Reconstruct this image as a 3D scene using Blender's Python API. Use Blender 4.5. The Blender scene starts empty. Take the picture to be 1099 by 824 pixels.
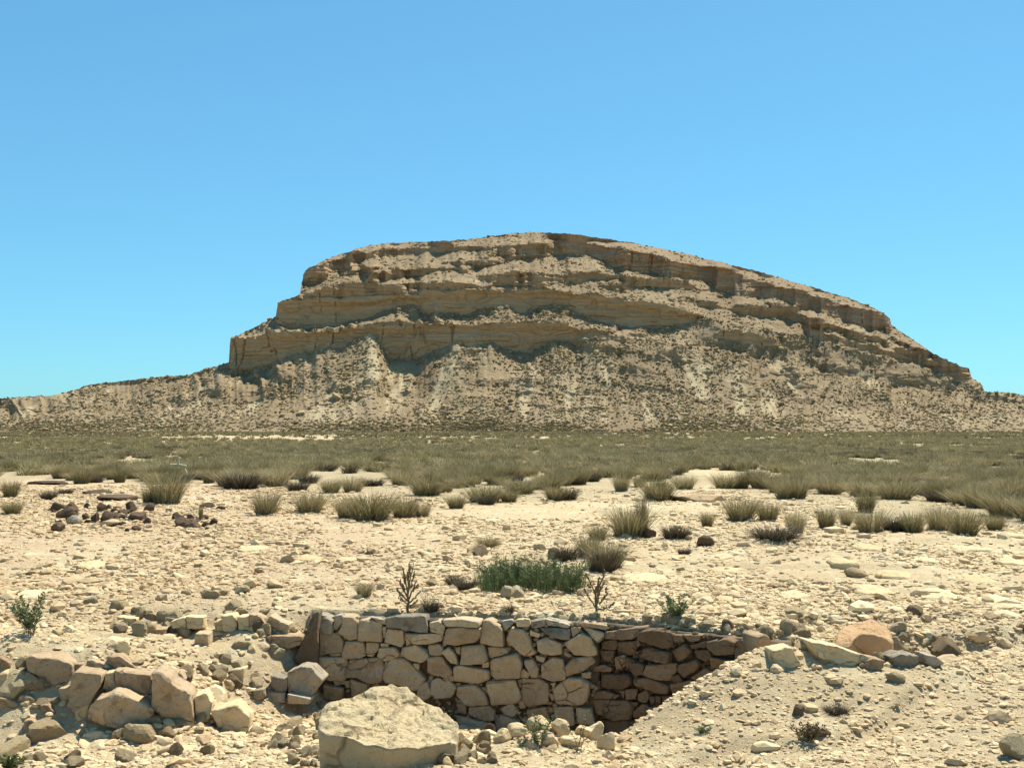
import bpy, bmesh, math
import numpy as np
from mathutils import Vector

rng = np.random.default_rng(7)
C = bpy.context.scene.collection
F = 1200.0; CX = 549.5; HY = 456.0; CZ = 2.4
SUN = np.array([0.30, 0.40, 0.86]); SUN = SUN/np.linalg.norm(SUN)

# ------------------------------------------------------------------ helpers
def at(px, py, Y):
    return np.array([(px-CX)/F*Y, Y, CZ-(py-HY)/F*Y])
def _hash(ix, iy, iz, seed):
    h = (ix.astype(np.int64)*374761393 + iy.astype(np.int64)*668265263 + iz.astype(np.int64)*2147483647 + seed*1274126177) & 0xffffffff
    h = ((h ^ (h >> 13))*1274126177) & 0xffffffff
    h = ((h ^ (h >> 16))*2246822519) & 0xffffffff
    h = h ^ (h >> 15)
    return (h & 0xffffff)/float(0xffffff)*2-1
def vnoise(x, y, z=None, seed=0):
    x = np.asarray(x, float); y = np.asarray(y, float)
    z = np.zeros_like(x) if z is None else np.asarray(z, float)
    fx, fy, fz = np.floor(x), np.floor(y), np.floor(z)
    tx, ty, tz = x-fx, y-fy, z-fz
    ix, iy, iz = fx.astype(np.int64), fy.astype(np.int64), fz.astype(np.int64)
    tx = tx*tx*tx*(tx*(tx*6-15)+10); ty = ty*ty*ty*(ty*(ty*6-15)+10); tz = tz*tz*tz*(tz*(tz*6-15)+10)
    def L(a, b, t): return a+(b-a)*t
    c = lambda i, j, k: _hash(ix+i, iy+j, iz+k, seed)
    if not np.any(tz):
        return L(L(c(0,0,0), c(1,0,0), tx), L(c(0,1,0), c(1,1,0), tx), ty)
    return L(L(L(c(0,0,0), c(1,0,0), tx), L(c(0,1,0), c(1,1,0), tx), ty),
             L(L(c(0,0,1), c(1,0,1), tx), L(c(0,1,1), c(1,1,1), tx), ty), tz)
def fbm(x, y, z=None, seed=0, oct=4, gain=.5):
    s = 0; a = 1; t = 0
    for o in range(oct):
        k = 2.03**o
        s = s + a*vnoise(x*k+o*17.3, y*k-o*9.1, None if z is None else z*k+o*4.7, seed+o); t += a; a *= gain
    return s/t
def sstep(a, b, x):
    t = np.clip((x-a)/(b-a), 0, 1); return t*t*(3-2*t)
def mesh_np(name, V, faces, mat, attrs=None, smooth=False, parent=None):
    """faces: int array (n,3) or (n,4)"""
    me = bpy.data.meshes.new(name)
    V = np.asarray(V, np.float32); faces = np.asarray(faces, np.int32)
    n, k = faces.shape
    me.vertices.add(len(V)); me.vertices.foreach_set('co', V.ravel())
    me.loops.add(n*k); me.loops.foreach_set('vertex_index', faces.ravel())
    me.polygons.add(n)
    me.polygons.foreach_set('loop_start', np.arange(0, n*k, k, dtype=np.int32))
    me.polygons.foreach_set('loop_total', np.full(n, k, np.int32))
    me.polygons.foreach_set('use_smooth', np.full(n, smooth, bool))
    for a, v in (attrs or {}).items():
        at_ = me.attributes.new(a, 'FLOAT', 'POINT'); at_.data.foreach_set('value', np.asarray(v, np.float32).ravel())
    me.update(); me.validate()
    me.materials.append(mat)
    o = bpy.data.objects.new(name, me); C.objects.link(o)
    if parent: o.parent = parent
    return o
def tag(o, label=None, cat=None, group=None, kind=None):
    if label: o['label'] = label
    if cat: o['category'] = cat
    if group: o['group'] = group
    if kind: o['kind'] = kind
    return o
def empty(name, loc):
    o = bpy.data.objects.new(name, None); C.objects.link(o); o.location = loc; o.empty_display_size = .1
    return o
_ico = {}
def ico(s):
    if s not in _ico:
        bm = bmesh.new(); bmesh.ops.create_icosphere(bm, subdivisions=s, radius=1)
        V = np.array([v.co[:] for v in bm.verts]); Fc = np.array([[v.index for v in f.verts] for f in bm.faces]); bm.free()
        V /= np.linalg.norm(V, axis=1)[:, None]
        _ico[s] = (V, Fc)
    return _ico[s]
def polytope(seed, sub=2, nplanes=12, dmin=.62, noise=.04, nscale=2.5):
    r = np.random.default_rng(seed)
    V, Fc = ico(sub)
    N = r.normal(size=(nplanes, 3)); N /= np.linalg.norm(N, axis=1)[:, None]
    d = r.uniform(dmin, 1, nplanes)
    dots = V@N.T
    R = np.where(dots > .08, d/np.maximum(dots, .08), 9).min(axis=1); R = np.minimum(R, 1.15)
    P = V*R[:, None]
    if noise:
        q = P*nscale+seed*3.1
        P = P*(1+noise*fbm(q[:, 0], q[:, 1], q[:, 2], seed, 4, .6))[:, None]
    return P, Fc
def merge(bases, idx, pos, scl, yaw, tilt, name, mat, attr=None, smooth=False, parent=None):
    """one mesh out of many transformed copies of base shapes"""
    VV, FF, AA = [], [], []; off = 0
    for b, (V, Fc) in enumerate(bases):
        m = np.where(idx == b)[0]
        if not len(m): continue
        n = len(m); nv = len(V)
        P = V[None]*scl[m][:, None, :]
        ca, sa = np.cos(tilt[m])[:, None], np.sin(tilt[m])[:, None]
        y = P[:, :, 1]*ca-P[:, :, 2]*sa; z = P[:, :, 1]*sa+P[:, :, 2]*ca
        c, s = np.cos(yaw[m])[:, None], np.sin(yaw[m])[:, None]
        x = P[:, :, 0]
        Q = np.stack([x*c-y*s, x*s+y*c, z], -1)+pos[m][:, None, :]
        VV.append(Q.reshape(-1, 3))
        FF.append((Fc[None]+(np.arange(n)*nv)[:, None, None]+off).reshape(-1, Fc.shape[1]))
        if attr is not None: AA.append(np.repeat(attr[m], nv))
        off += n*nv
    return mesh_np(name, np.concatenate(VV), np.concatenate(FF), mat, {'tone': np.concatenate(AA)} if attr is not None else None, smooth, parent)

# ------------------------------------------------------------------ materials
def M(name):
    m = bpy.data.materials.new(name); m.use_nodes = True
    nt = m.node_tree; b = nt.nodes['Principled BSDF']; b.inputs['Roughness'].default_value = .95
    b.inputs['Specular IOR Level'].default_value = .15
    return m, nt, b
class NT:
    def __init__(s, nt, space='Object'):
        s.nt = nt; s.tc = nt.nodes.new('ShaderNodeTexCoord').outputs[space]
    def n(s, t, **k):
        x = s.nt.nodes.new(t)
        for a, v in k.items(): setattr(x, a, v)
        return x
    def noise(s, scale, detail=4, rough=.6, vec=None, dist=0):
        x = s.n('ShaderNodeTexNoise'); x.inputs['Scale'].default_value = scale; x.inputs['Detail'].default_value = detail
        x.inputs['Roughness'].default_value = rough; x.inputs['Distortion'].default_value = dist
        s.nt.links.new(vec or s.tc, x.inputs['Vector']); return x.outputs['Fac']
    def mapping(s, sc):
        x = s.n('ShaderNodeMapping'); x.inputs['Scale'].default_value = sc; s.nt.links.new(s.tc, x.inputs['Vector']); return x.outputs[0]
    def ramp(s, fac, stops):
        x = s.n('ShaderNodeValToRGB'); cr = x.color_ramp
        while len(cr.elements) < len(stops): cr.elements.new(.5)
        for e, (p, c) in zip(cr.elements, stops): e.position = p; e.color = (*c, 1) if len(c) == 3 else c
        s.nt.links.new(fac, x.inputs[0]); return x.outputs[0]
    def mix(s, fac, a, b, mode='MIX'):
        x = s.n('ShaderNodeMix', data_type='RGBA', blend_type=mode)
        for i, v in ((0, fac), (6, a), (7, b)):
            if hasattr(v, 'links') or isinstance(v, bpy.types.NodeSocket): s.nt.links.new(v, x.inputs[i])
            else: x.inputs[i].default_value = v if i == 0 else (*v, 1)
        return x.outputs[2]
    def attr(s, name):
        x = s.n('ShaderNodeAttribute', attribute_name=name); return x.outputs['Fac']
    def rand(s):
        return s.n('ShaderNodeObjectInfo').outputs['Random']
    def rng01(s, fac, lo, hi):
        x = s.n('ShaderNodeMapRange'); x.inputs[1].default_value = lo; x.inputs[2].default_value = hi
        s.nt.links.new(fac, x.inputs[0]); return x.outputs[0]
    def math(s, op, a, b):
        x = s.n('ShaderNodeMath', operation=op)
        for i, v in enumerate((a, b)):
            if isinstance(v, bpy.types.NodeSocket): s.nt.links.new(v, x.inputs[i])
            else: x.inputs[i].default_value = v
        return x.outputs[0]
    def bump(s, h, dist, strength=1, prev=None):
        x = s.n('ShaderNodeBump'); x.inputs['Distance'].default_value = dist; x.inputs['Strength'].default_value = strength
        s.nt.links.new(h, x.inputs['Height'])
        if prev: s.nt.links.new(prev, x.inputs['Normal'])
        return x.outputs[0]

def rock_mat(name, stops, nscale=3., bdist=.02, bscale=9., use='rand', pore=.8, blotch=None, crack=0, gap=None):
    stops = [(p_, (min(.8, c[0]*1.03), c[1]*.965, c[2]*.89)) for p_, c in stops]
    m, nt, b = M(name); g = NT(nt)
    if use == 'attr': base = g.attr('tone')
    else: base = g.rand()
    n = g.noise(nscale, 6, .65)
    f = g.math('ADD', g.math('MULTIPLY', base, .6), g.math('MULTIPLY', g.math('SUBTRACT', n, .28), .9))
    col = g.ramp(f, stops)
    # pores and pits: a property of the stone
    p = g.noise(nscale*7, 4, .7)
    col = g.mix(g.math('MULTIPLY', g.rng01(p, .55, .78), pore), col, tuple(.6*x for x in stops[0][1]))
    if blotch:
        bl = g.noise(nscale*1.1, 5, .7, dist=.6)
        col = g.mix(g.rng01(bl, .56, .66), col, blotch)
    ck = None
    if crack:
        vo = g.n('ShaderNodeTexVoronoi', feature='DISTANCE_TO_EDGE'); vo.inputs['Scale'].default_value = crack
        wv = g.n('ShaderNodeVectorMath', operation='MULTIPLY_ADD'); nz_ = g.n('ShaderNodeTexNoise'); nz_.inputs['Scale'].default_value = crack*1.3; nz_.inputs['Detail'].default_value = 5
        nt.links.new(g.tc, nz_.inputs['Vector']); nt.links.new(nz_.outputs['Color'], wv.inputs[0]); wv.inputs[1].default_value = (.55/crack*1.5,)*3
        nt.links.new(g.mapping((1, 1, 1.7)), wv.inputs[2]); nt.links.new(wv.outputs[0], vo.inputs['Vector'])
        ck = g.rng01(vo.outputs['Distance'], 0, .045)
        gate = g.rng01(g.noise(crack*.8, 2), .36, .50) if gap is None else g.rng01(g.noise(crack*.8, 2), gap, gap+.1)
        ck = g.math('MAXIMUM', ck, gate)
        col = g.mix(ck, tuple(.6*x for x in stops[0][1]), col)
    nt.links.new(col, b.inputs['Base Color'])
    bn = g.bump(g.noise(bscale, 8, .7), bdist)
    if ck: bn = g.bump(ck, bdist*.7, 1, bn)
    bn = g.bump(g.noise(bscale*4, 6, .7), bdist*.35, 1, bn)
    nt.links.new(bn, b.inputs['Normal'])
    return m
PALE = ((0.0, (.46, .355, .21)), (.35, (.57, .455, .275)), (.7, (.64, .535, .34)), (1., (.68, .60, .415)))
WARM = ((0.0, (.29, .20, .125)), (.35, (.42, .31, .195)), (.7, (.52, .405, .265)), (1., (.60, .49, .33)))
WALL = ((0.0, (.30, .22, .14)), (.4, (.45, .355, .23)), (.75, (.55, .455, .305)), (1., (.62, .53, .37)))
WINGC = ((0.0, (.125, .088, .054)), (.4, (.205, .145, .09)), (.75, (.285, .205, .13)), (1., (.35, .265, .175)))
GREY = ((0.0, (.22, .19, .15)), (.4, (.33, .29, .22)), (.75, (.45, .40, .31)), (1., (.55, .50, .40)))
DARK = ((0.0, (.06, .045, .032)), (.4, (.11, .08, .055)), (.75, (.17, .12, .085)), (1., (.25, .18, .13)))
m_pale = rock_mat('pale limestone', PALE, crack=3.2)
m_warm = rock_mat('warm sandstone', WARM, bdist=.03, blotch=(.52, .42, .29), crack=2.6)
m_wall = rock_mat('wall stone', WALL, 4, .026, 11, blotch=(.47, .38, .28), crack=3.2, gap=.33)
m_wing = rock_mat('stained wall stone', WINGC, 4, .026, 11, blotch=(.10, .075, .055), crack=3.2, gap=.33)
m_grey = rock_mat('grey limestone', GREY, 4, .026, 11, blotch=(.17, .145, .11), crack=3, gap=.33)
m_dark = rock_mat('dark basalt brown stone', DARK, 4, .02, 11)
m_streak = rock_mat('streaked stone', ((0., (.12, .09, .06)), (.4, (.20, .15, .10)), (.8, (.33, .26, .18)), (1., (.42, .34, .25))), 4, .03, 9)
m_orange = rock_mat('rust brown boulder', ((0, (.44, .285, .155)), (.4, (.50, .345, .205)), (.75, (.58, .44, .28)), (1, (.65, .55, .38))), 2.2, .02, 9, blotch=(.44, .27, .145), crack=2.5)
m_bould = rock_mat('big boulder limestone', ((0, (.50, .385, .22)), (.4, (.62, .51, .32)), (.7, (.69, .60, .40)), (1, (.74, .67, .48))), 1.3, .035, 9, pore=.45, crack=1.7)
m_gravel = rock_mat('gravel', ((0, (.28, .195, .115)), (.25, (.46, .35, .215)), (.6, (.60, .485, .31)), (1, (.70, .60, .405))), 1.3, .008, 25, 'attr')
m_soil, nt, b = M('wall soil'); g = NT(nt)
nt.links.new(g.ramp(g.noise(6, 6), [(.3, (.11, .08, .05)), (.7, (.22, .165, .105))]), b.inputs['Base Color'])
nt.links.new(g.bump(g.noise(14, 8, .7), .05), b.inputs['Normal'])

m_ground, nt, b = M('dry ground'); g = NT(nt)
col = g.ramp(g.noise(.35, 6, .6), [(.3, (.49, .365, .21)), (.5, (.565, .435, .255)), (.7, (.64, .53, .335))])
col = g.mix(g.rng01(g.noise(3, 6, .65), .45, .75), col, (.48, .37, .23))
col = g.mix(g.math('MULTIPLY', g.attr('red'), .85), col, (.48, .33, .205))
col = g.mix(g.rng01(g.noise(22, 5, .7), .5, .72), col, (.47, .36, .225))
col = g.mix(g.rng01(g.noise(1.1, 5, .6), .55, .72), col, (.67, .57, .365))
vn = g.noise(.25, 6, .65)
veg = g.math('MULTIPLY', g.attr('veg'), g.rng01(vn, .22, .5))
col = g.mix(veg, col, (.36, .29, .17))
nt.links.new(col, b.inputs['Base Color'])
bn = g.bump(g.noise(9, 8, .7), .06); bn = g.bump(g.noise(45, 6, .7), .02, 1, bn)
nt.links.new(bn, b.inputs['Normal'])

m_hill, nt, b = M('mesa rock'); g = NT(nt)
strata = g.noise(1, 5, .65, g.mapping((.012, .012, .75)))
slope = g.ramp(g.noise(.035, 6, .6), [(.3, (.225, .158, .088)), (.5, (.28, .203, .117)), (.72, (.35, .265, .16))])
slope = g.mix(g.rng01(g.noise(.22, 5, .7), .5, .75), slope, (.20, .15, .085))
slope = g.mix(g.attr('fan'), slope, (.42, .335, .20))
cliff = g.ramp(strata, [(.3, (.36, .235, .125)), (.45, (.47, .32, .175)), (.6, (.39, .275, .155)), (.75, (.52, .385, .22))])
cliff = g.mix(g.math('MULTIPLY', g.rng01(g.noise(.09, 4, .6, g.mapping((1, 1, .12))), .55, .75), .5), cliff, (.27, .19, .11))
capc = g.ramp(strata, [(.3, (.28, .175, .10)), (.5, (.38, .255, .15)), (.7, (.46, .33, .205))])
cliff = g.mix(g.attr('cap'), cliff, capc)
slope = g.mix(g.math('MULTIPLY', g.attr('cap'), .6), slope, (.27, .185, .105))
col = g.mix(g.attr('cliff'), slope, cliff)
nt.links.new(col, b.inputs['Base Color'])
bn = g.bump(g.noise(.5, 8, .7), 1.0); bn = g.bump(strata, .5, .6, bn)
nt.links.new(bn, b.inputs['Normal'])

def leaf_mat(name, stops, use='attr', trans=.25, warm=None):
    if warm: stops = [(p_, tuple(c_*w_ for c_, w_ in zip(c, warm))) for p_, c in stops]
    m, nt, b = M(name); g = NT(nt)
    f = g.attr('tone')
    f = g.math('ADD', g.math('MULTIPLY', f, .75), g.math('MULTIPLY', g.rand(), .25))
    col = g.ramp(f, stops)
    nt.links.new(col, b.inputs['Base Color']); b.inputs['Roughness'].default_value = .7
    tr = nt.nodes.new('ShaderNodeBsdfTranslucent'); nt.links.new(col, tr.inputs['Color'])
    mx = nt.nodes.new('ShaderNodeMixShader'); mx.inputs[0].default_value = trans
    nt.links.new(b.outputs[0], mx.inputs[1]); nt.links.new(tr.outputs[0], mx.inputs[2])
    nt.links.new(mx.outputs[0], nt.nodes['Material Output'].inputs['Surface'])
    return m
m_olive = leaf_mat('olive esparto', ((0, (.13, .115, .062)), (.4, (.205, .185, .10)), (.75, (.28, .25, .145)), (1, (.42, .37, .24))), warm=(1.09, 1.02, .90))
m_straw = leaf_mat('straw esparto', ((0, (.16, .14, .08)), (.4, (.26, .23, .135)), (.75, (.35, .31, .19)), (1, (.50, .44, .30))), warm=(1.08, 1.01, .89))
m_brown = leaf_mat('dead brown grass', ((0, (.05, .038, .025)), (.5, (.10, .08, .05)), (1, (.19, .155, .10))), trans=.1)
m_brown2 = leaf_mat('brown dry scrub', ((0, (.08, .062, .035)), (.5, (.145, .118, .065)), (1, (.25, .21, .125))), trans=.1)
m_green = leaf_mat('green shrub', ((0, (.06, .085, .034)), (.5, (.105, .14, .058)), (1, (.19, .225, .105))))
m_leaf = leaf_mat('fresh leaf', ((0, (.06, .09, .035)), (.5, (.11, .15, .06)), (1, (.20, .25, .11))))
m_scrub = rock_mat('hill scrub', ((0, (.145, .112, .06)), (.4, (.205, .16, .088)), (.75, (.26, .206, .118)), (1, (.32, .26, .155))), 1, .1, 3, 'attr')
m_stem = rock_mat('dry stem', ((0, (.10, .08, .045)), (.5, (.16, .13, .075)), (1, (.24, .20, .12))), 8, .003, 30)
m_white, nt, b = M('weathered white paint'); g = NT(nt)
nt.links.new(g.ramp(g.noise(9), [(.3, (.60, .50, .32)), (.7, (.80, .69, .46))]), b.inputs['Base Color'])

# ------------------------------------------------------------------ terrain
def P(*a): return [at(*q) for q in a]
ctrl = np.array(P(
 # foot of the front wall and of the wing
 (335,752,14.0),(390,765,13.8),(450,775,13.7),(560,796,13.45),(640,812,13.2),(700,795,12.9),(760,765,12.5),(820,722,12.2),
 # right-hand bank: crest, middle, near
 (652,806,10.6),(700,766,11.2),(740,738,11.8),(820,713,12.15),(900,712,12.4),(1000,714,12.6),(1099,702,12.9),(1250,700,12.9),
 (660,824,9.6),(800,800,9.7),(800,755,10.7),(900,758,10.7),(1000,758,10.5),(1099,758,10.4),(1250,750,10.4),
 (1099,824,8.5),(1250,824,8.5),(900,824,8.6),(760,824,9.0),
 # heap, boulder foot, front middle
 (580,776,10.9),(560,824,9.3),(480,832,9.0),(420,830,9.1),(530,806,11.2),(600,803,11.8),(640,818,11.6),
 (520,797,12.4),(430,775,12.1),
 # channel going left
 (300,757,13.2),(250,742,13.0),(270,700,13.6),(200,697,13.1),(100,688,12.95),(0,680,12.95),(-120,680,12.95),
 (230,775,11.9),(300,790,11.6),(300,832,10.0),(200,806,10.8),(0,804,11.0),(0,832,10.1),(-120,804,11.),(100,800,11.0),
 (30,702,12.12),(110,707,12.05),(160,724,12.0),(205,747,11.95),(-100,700,12.15),(0,700,12.12),(70,704,12.1),(185,735,11.97),
 (-30,768,11.4),(20,768,11.4),(60,776,11.36),(90,783,11.33),(130,788,11.3),(160,788,11.3),(190,786,11.35),(-100,768,11.4),
 (125,672,14.1),(220,690,14.),(310,702,14.05),(-100,668,14.3),(0,668,14.2),
) + [np.array([x, 6.0, -.15]) for x in (-4, -2, 0, 2, 4)] + [np.array([x, 7.4, -.4+.06*x]) for x in (-4, -2, 0, 2, 4)])
def tps_fit(c, lam=.0003):
    d = np.linalg.norm(c[:, None, :2]-c[None, :, :2], axis=2); K = np.where(d > 0, d*d*np.log(d+1e-9), 0)
    n = len(c); A = np.zeros((n+3, n+3)); A[:n, :n] = K+lam*np.eye(n); Pm = np.c_[np.ones(n), c[:, :2]]
    A[:n, n:] = Pm; A[n:, :n] = Pm.T
    return np.linalg.solve(A, np.r_[c[:, 2], 0, 0, 0])
W = tps_fit(ctrl)
def tps(x, y):
    s = W[-3]+W[-2]*x+W[-1]*y
    for (cx, cy, _), w in zip(ctrl, W[:-3]):
        r2 = (x-cx)**2+(y-cy)**2+1e-9
        s = s+w*.5*r2*np.log(r2)
    return s
WA = at(330, 660, 14.2)[:2]; WB = at(641, 668, 13.65)[:2]; WC = at(838, 690, 12.45)[:2]
ye_x = np.array([-30, at(-80, 0, 14.5)[0], at(120, 0, 14.3)[0], WA[0]-.05, WA[0], WB[0], WC[0], at(900, 0, 12.75)[0], at(1000, 0, 13.)[0], at(1110, 0, 13.3)[0], 30])
ye_y = np.array([14.5, 14.5, 14.3, 14.25, WA[1], WB[1]+.04, WC[1], 12.75, 13., 13.3, 13.5])
def yline(x): return np.interp(x, ye_x, ye_y)
sc_x = np.array([at(640,0,9.2)[0], at(700,0,9.3)[0], at(770,0,9.75)[0], at(850,0,9.75)[0], at(905,0,10.0)[0], at(1000,0,11.)[0], at(1099,0,12.1)[0], 14])
sc_y = np.array([9.2, 9.3, 9.75, 9.75, 10.0, 11.0, 12.1, 14])
def zground(x, y, fine=True):
    x = np.asarray(x, float); y = np.asarray(y, float)
    back = .035*fbm(x*.25, y*.25, None, 3, 3)*np.clip((y-12)/6, 0, 1)+.06*fbm(x*.06, y*.06, None, 5, 3)*np.clip((y-22)/15, 0, 1)
    back = back-.0009*np.clip(y-25, 0, 375)
    # small scarp behind the rust boulder
    back = back-.10*(1-sstep(14.02, 14.2, y+.15*fbm(x*.8, y*0, None, 8, 2)))*sstep(3.2, 3.7, x)*(1-sstep(5.3, 6.0, x))
    # low ledges running across the flats
    for (lx0, lx1, ly, h, sd) in ((1.5, 7.5, 18.6, .07, 21), (4, 11, 22.5, .07, 22), (-3, 3, 20.5, .05, 23)):
        ll = ly+.5*fbm(x*.35, y*0, None, sd, 3)
        back = back+h*(sstep(ll-.12, ll+.12, y)*(1-sstep(ll+.2, ll+2.5, y)))*sstep(lx0, lx0+1, x)*(1-sstep(lx1-1, lx1, x))
    near = (np.abs(x) < 11) & (y < 16.5) & (y > 3)
    front = np.full(x.shape, -.15)
    if near.any(): front[near] = tps(x[near], y[near])
    front = np.clip(front, -1.75, .25)
    # scarp along the road shoulder
    ysc = np.interp(x, sc_x, sc_y)+.12*fbm(x*1.5, y*0, None, 31, 3)
    front = front-.09*(1-sstep(ysc-.10, ysc+.14, y))*sstep(.9, 1.5, x)
    edge = sstep(8.5, 10.5, np.abs(x)); front = front*(1-edge)+(-.25)*edge
    far = sstep(5.0, 6.2, y); front = front*far+(-.15)*(1-far)
    d = y-yline(x)
    wall = (x > WA[0]) & (x < WC[0])
    t = np.where(wall, sstep(.16, .34, d), sstep(-.35, .55, d+.25*fbm(x*1.3, y*1.3, None, 18, 3)))
    z = front*(1-t)+back*t
    if fine:
        r = np.hypot(x, y)
        a = np.clip(1.4-r/60, .25, 1)
        z = z+a*(.05*fbm(x*1.1, y*1.1, None, 11, 3)*np.where(y < yline(x), 1, .5)+.022*fbm(x*5, y*5, None, 12, 3, .6))
        z = z+.03*np.abs(fbm(x*2.6, y*2.6, None, 14, 3, .6))*(r < 40)
    return z
def hit(px, py, y0=7.):
    Y = np.concatenate([np.arange(y0, 20, .02), 20*1.004**np.arange(0, 800)])
    x = (px-CX)/F*Y; zr = CZ-(py-HY)/F*Y
    dd = zr-zground(x, Y)
    k = np.argmax(dd < 0) if (dd < 0).any() else len(Y)-1
    return np.array([x[k], Y[k], zground(x[k:k+1], Y[k:k+1])[0]])
def pxpy(x, y, z=0.): return CX+x/y*F, HY+(CZ-z)/y*F

edge_c = np.array([(-400,512),(0,514),(60,516),(130,518),(150,521),(200,520),(260,524),(360,528),(420,532),(500,540),(540,537),(600,536),(660,532),(700,536),(730,530),(760,520),(800,533),(850,545),(900,556),(960,563),(1099,568),(1500,568)])
gaps = [(760,540,48,10),(770,507,34,4),(840,512,45,3.5),(985,524,32,6),(872,545,14,5),(60,485,42,3),(250,469,110,2.2),(340,471,60,2.),(140,494,9,8),(920,545,12,5),(720,520,18,6),(590,470,30,1.5),(905,505,20,2.5),(1020,545,14,4)]
def vegdens(x, y):
    px, py = pxpy(x, y)
    e = np.interp(px, edge_c[:, 0], edge_c[:, 1])
    d = sstep(4, -4, py-e-5*fbm(x*.35, y*.12, None, 40, 3))
    for (gx, gy, rx, ry) in gaps:
        d = d*np.clip(.12+sstep(.45, 1.45, np.hypot((px-gx)/rx, (py-gy)/ry)+.5*fbm(x*.5, y*.15, None, 43, 3)), 0, 1)
    return d

angs = np.concatenate([np.linspace(-180, -34, 40)[:-1], np.linspace(-34, 34, 960), np.linspace(34, 180, 40)[1:]])
rows = [1., 3, 4.5, 5.5, 6.2]
while rows[-1] < 7.4: rows.append(rows[-1]+.12)
while rows[-1] < 15.5: rows.append(rows[-1]+.036)
while rows[-1] < 430: rows.append(rows[-1]+max(.04, rows[-1]**2/2880*.8) if rows[-1] < 60 else rows[-1]*1.022)
rows += [500, 600, 800, 1200, 2000, 4000, 7000]
rows = np.array(rows)
aa = np.radians(angs)
# radial coordinate measured along the view depth in front, so rows stay level
scale = 1/np.maximum(np.cos(aa), .75)
X = (np.sin(aa)*scale)[None]*rows[:, None]; Yg = (np.cos(aa)*scale)[None]*rows[:, None]
Z = zground(X.ravel(), Yg.ravel()).reshape(X.shape)
Z = np.where(Yg < 5, -.15, Z); Z = np.where(rows[:, None] > 430, -.35, Z)
nr, nc = X.shape
V = np.stack([X, Yg, Z], -1).reshape(-1, 3)
i = np.arange(nr-1)[:, None]*nc+np.arange(nc-1)[None]
Fq = np.stack([i, i+1, i+1+nc, i+nc], -1).reshape(-1, 4)
V = np.vstack([V, [[0, 0, -.15]]])
with np.errstate(all='ignore'):
    px_, py_ = pxpy(V[:, 0], np.maximum(V[:, 1], .5), V[:, 2])
vegv = np.where(V[:, 1] > 20, np.clip(vegdens(V[:, 0], np.maximum(V[:, 1], 1))*.75+.25*sstep(45, 70, V[:, 1]), 0, 1), 0)
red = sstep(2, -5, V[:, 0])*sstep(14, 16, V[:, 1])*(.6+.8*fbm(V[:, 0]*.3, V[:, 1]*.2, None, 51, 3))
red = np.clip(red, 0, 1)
gnd = mesh_np('ground', V, Fq, m_ground, {'veg': vegv, 'red': red}, True)
tag(gnd, kind='structure')

# ------------------------------------------------------------------ mesa
def curve(pts): a = np.array(pts, float); return a[:, 0], a[:, 1]
S = curve([(-900,450),(-300,438),(-60,431),(0,427),(60,424),(100,412),(140,408),(180,404),(200,403),(225,395),(246,389),(247,363),(262,357),(272,352),(297,340),(298,325),(306,322),(322,316),(324,303),(328,290),(345,281),(362,274),(380,268),(410,261),(450,260),(500,257.5),(545,251),(575,249),(620,252),(653,257),(690,263),(725,270),(760,278),(800,288),(830,296),(880,311),(915,321),(945,334),(955,341),(957,349),(975,361),(1000,378),(1020,389),(1040,396),(1043,406),(1053,412),(1056,420),(1075,421),(1099,424),(1150,430),(1300,442),(1800,452)])
T1 = curve([(247,362),(275,358),(302,355.6),(329,355),(384,350),(430,345),(455,346),(500,347),(527,346),(555,347),(582,346),(609,346),(623,353),(636,354),(653,355),(662,358)])
B1 = curve([(247,395),(264,396),(302,386),(335,375),(367,371),(384,365),(397,361),(401,363),(409,372),(419,385),(427,383),(447,383),(466,375),(487,366.5),(507,370.6),(526,368),(552,377),(571,377),(593,366),(617,369),(631,364),(653,359),(662,358)])
T2 = curve([(298,324),(321,320),(356,320),(384,319),(427,317),(447,317),(455,312),(493,311),(541,312),(582,310.5),(623,314.6),(664,320),(691,323),(713,327)])
B2 = curve([(298,350),(329,353),(356,350),(373,346),(397,342),(422,331),(444,325.5),(449,335),(479,335),(493,338),(516,332),(546,330),(560,339),(582,331),(604,327),(615,331),(642,347),(658,347),(677,351),(707,353),(713,352)])
T3 = curve([(590,257),(653,264),(697,271),(729,281),(780,287),(815,301),(844,310),(876,319),(905,325),(957,342)])
B3 = curve([(590,258),(642,277),(667,289),(718,297),(759,302),(789,317),(832,321),(873,334),(896,340),(925,350),(957,360)])
T4 = curve([(955,372),(966,379),(989,388),(1042,398)]); B4 = curve([(955,374),(966,384),(989,392),(1012,404),(1042,414)])
T5 = curve([(860,350),(867,352),(884,356),(908,364),(948,375),(985,386)]); B5 = curve([(860,351),(867,361),(884,366),(908,372),(948,382),(985,390)])
T6 = curve([(765,362),(775,355),(800,357),(830,364),(840,370)]); B6 = curve([(765,363),(775,363),(800,371),(830,372),(840,371)])
T7 = curve([(322,297),(328,287),(345,282),(400,268),(500,264),(560,264)]); B7 = curve([(322,308),(328,303),(345,294),(400,276),(500,269),(560,268)])
T8 = curve([(510,296),(560,291),(625,299),(632,302)]); B8 = curve([(510,303),(560,301),(625,304),(632,303)])
T9 = curve([(512,276),(545,263),(595,262),(600,268)]); B9 = curve([(512,280),(545,272),(595,271),(600,269)])
bands = [(T1, B1, 0), (T2, B2, 0), (T3, B3, 1), (T4, B4, 1), (T5, B5, .4), (T6, B6, .2), (T7, B7, .8), (T8, B8, .2), (T9, B9, .3)]
pxs = np.concatenate([np.linspace(-900, -120, 60)[:-1], np.linspace(-120, 1220, 1280), np.linspace(1220, 1800, 50)[1:]])
NRW = 410
t = np.linspace(0, 1, NRW)
Spx = np.interp(pxs, *S)
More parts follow.
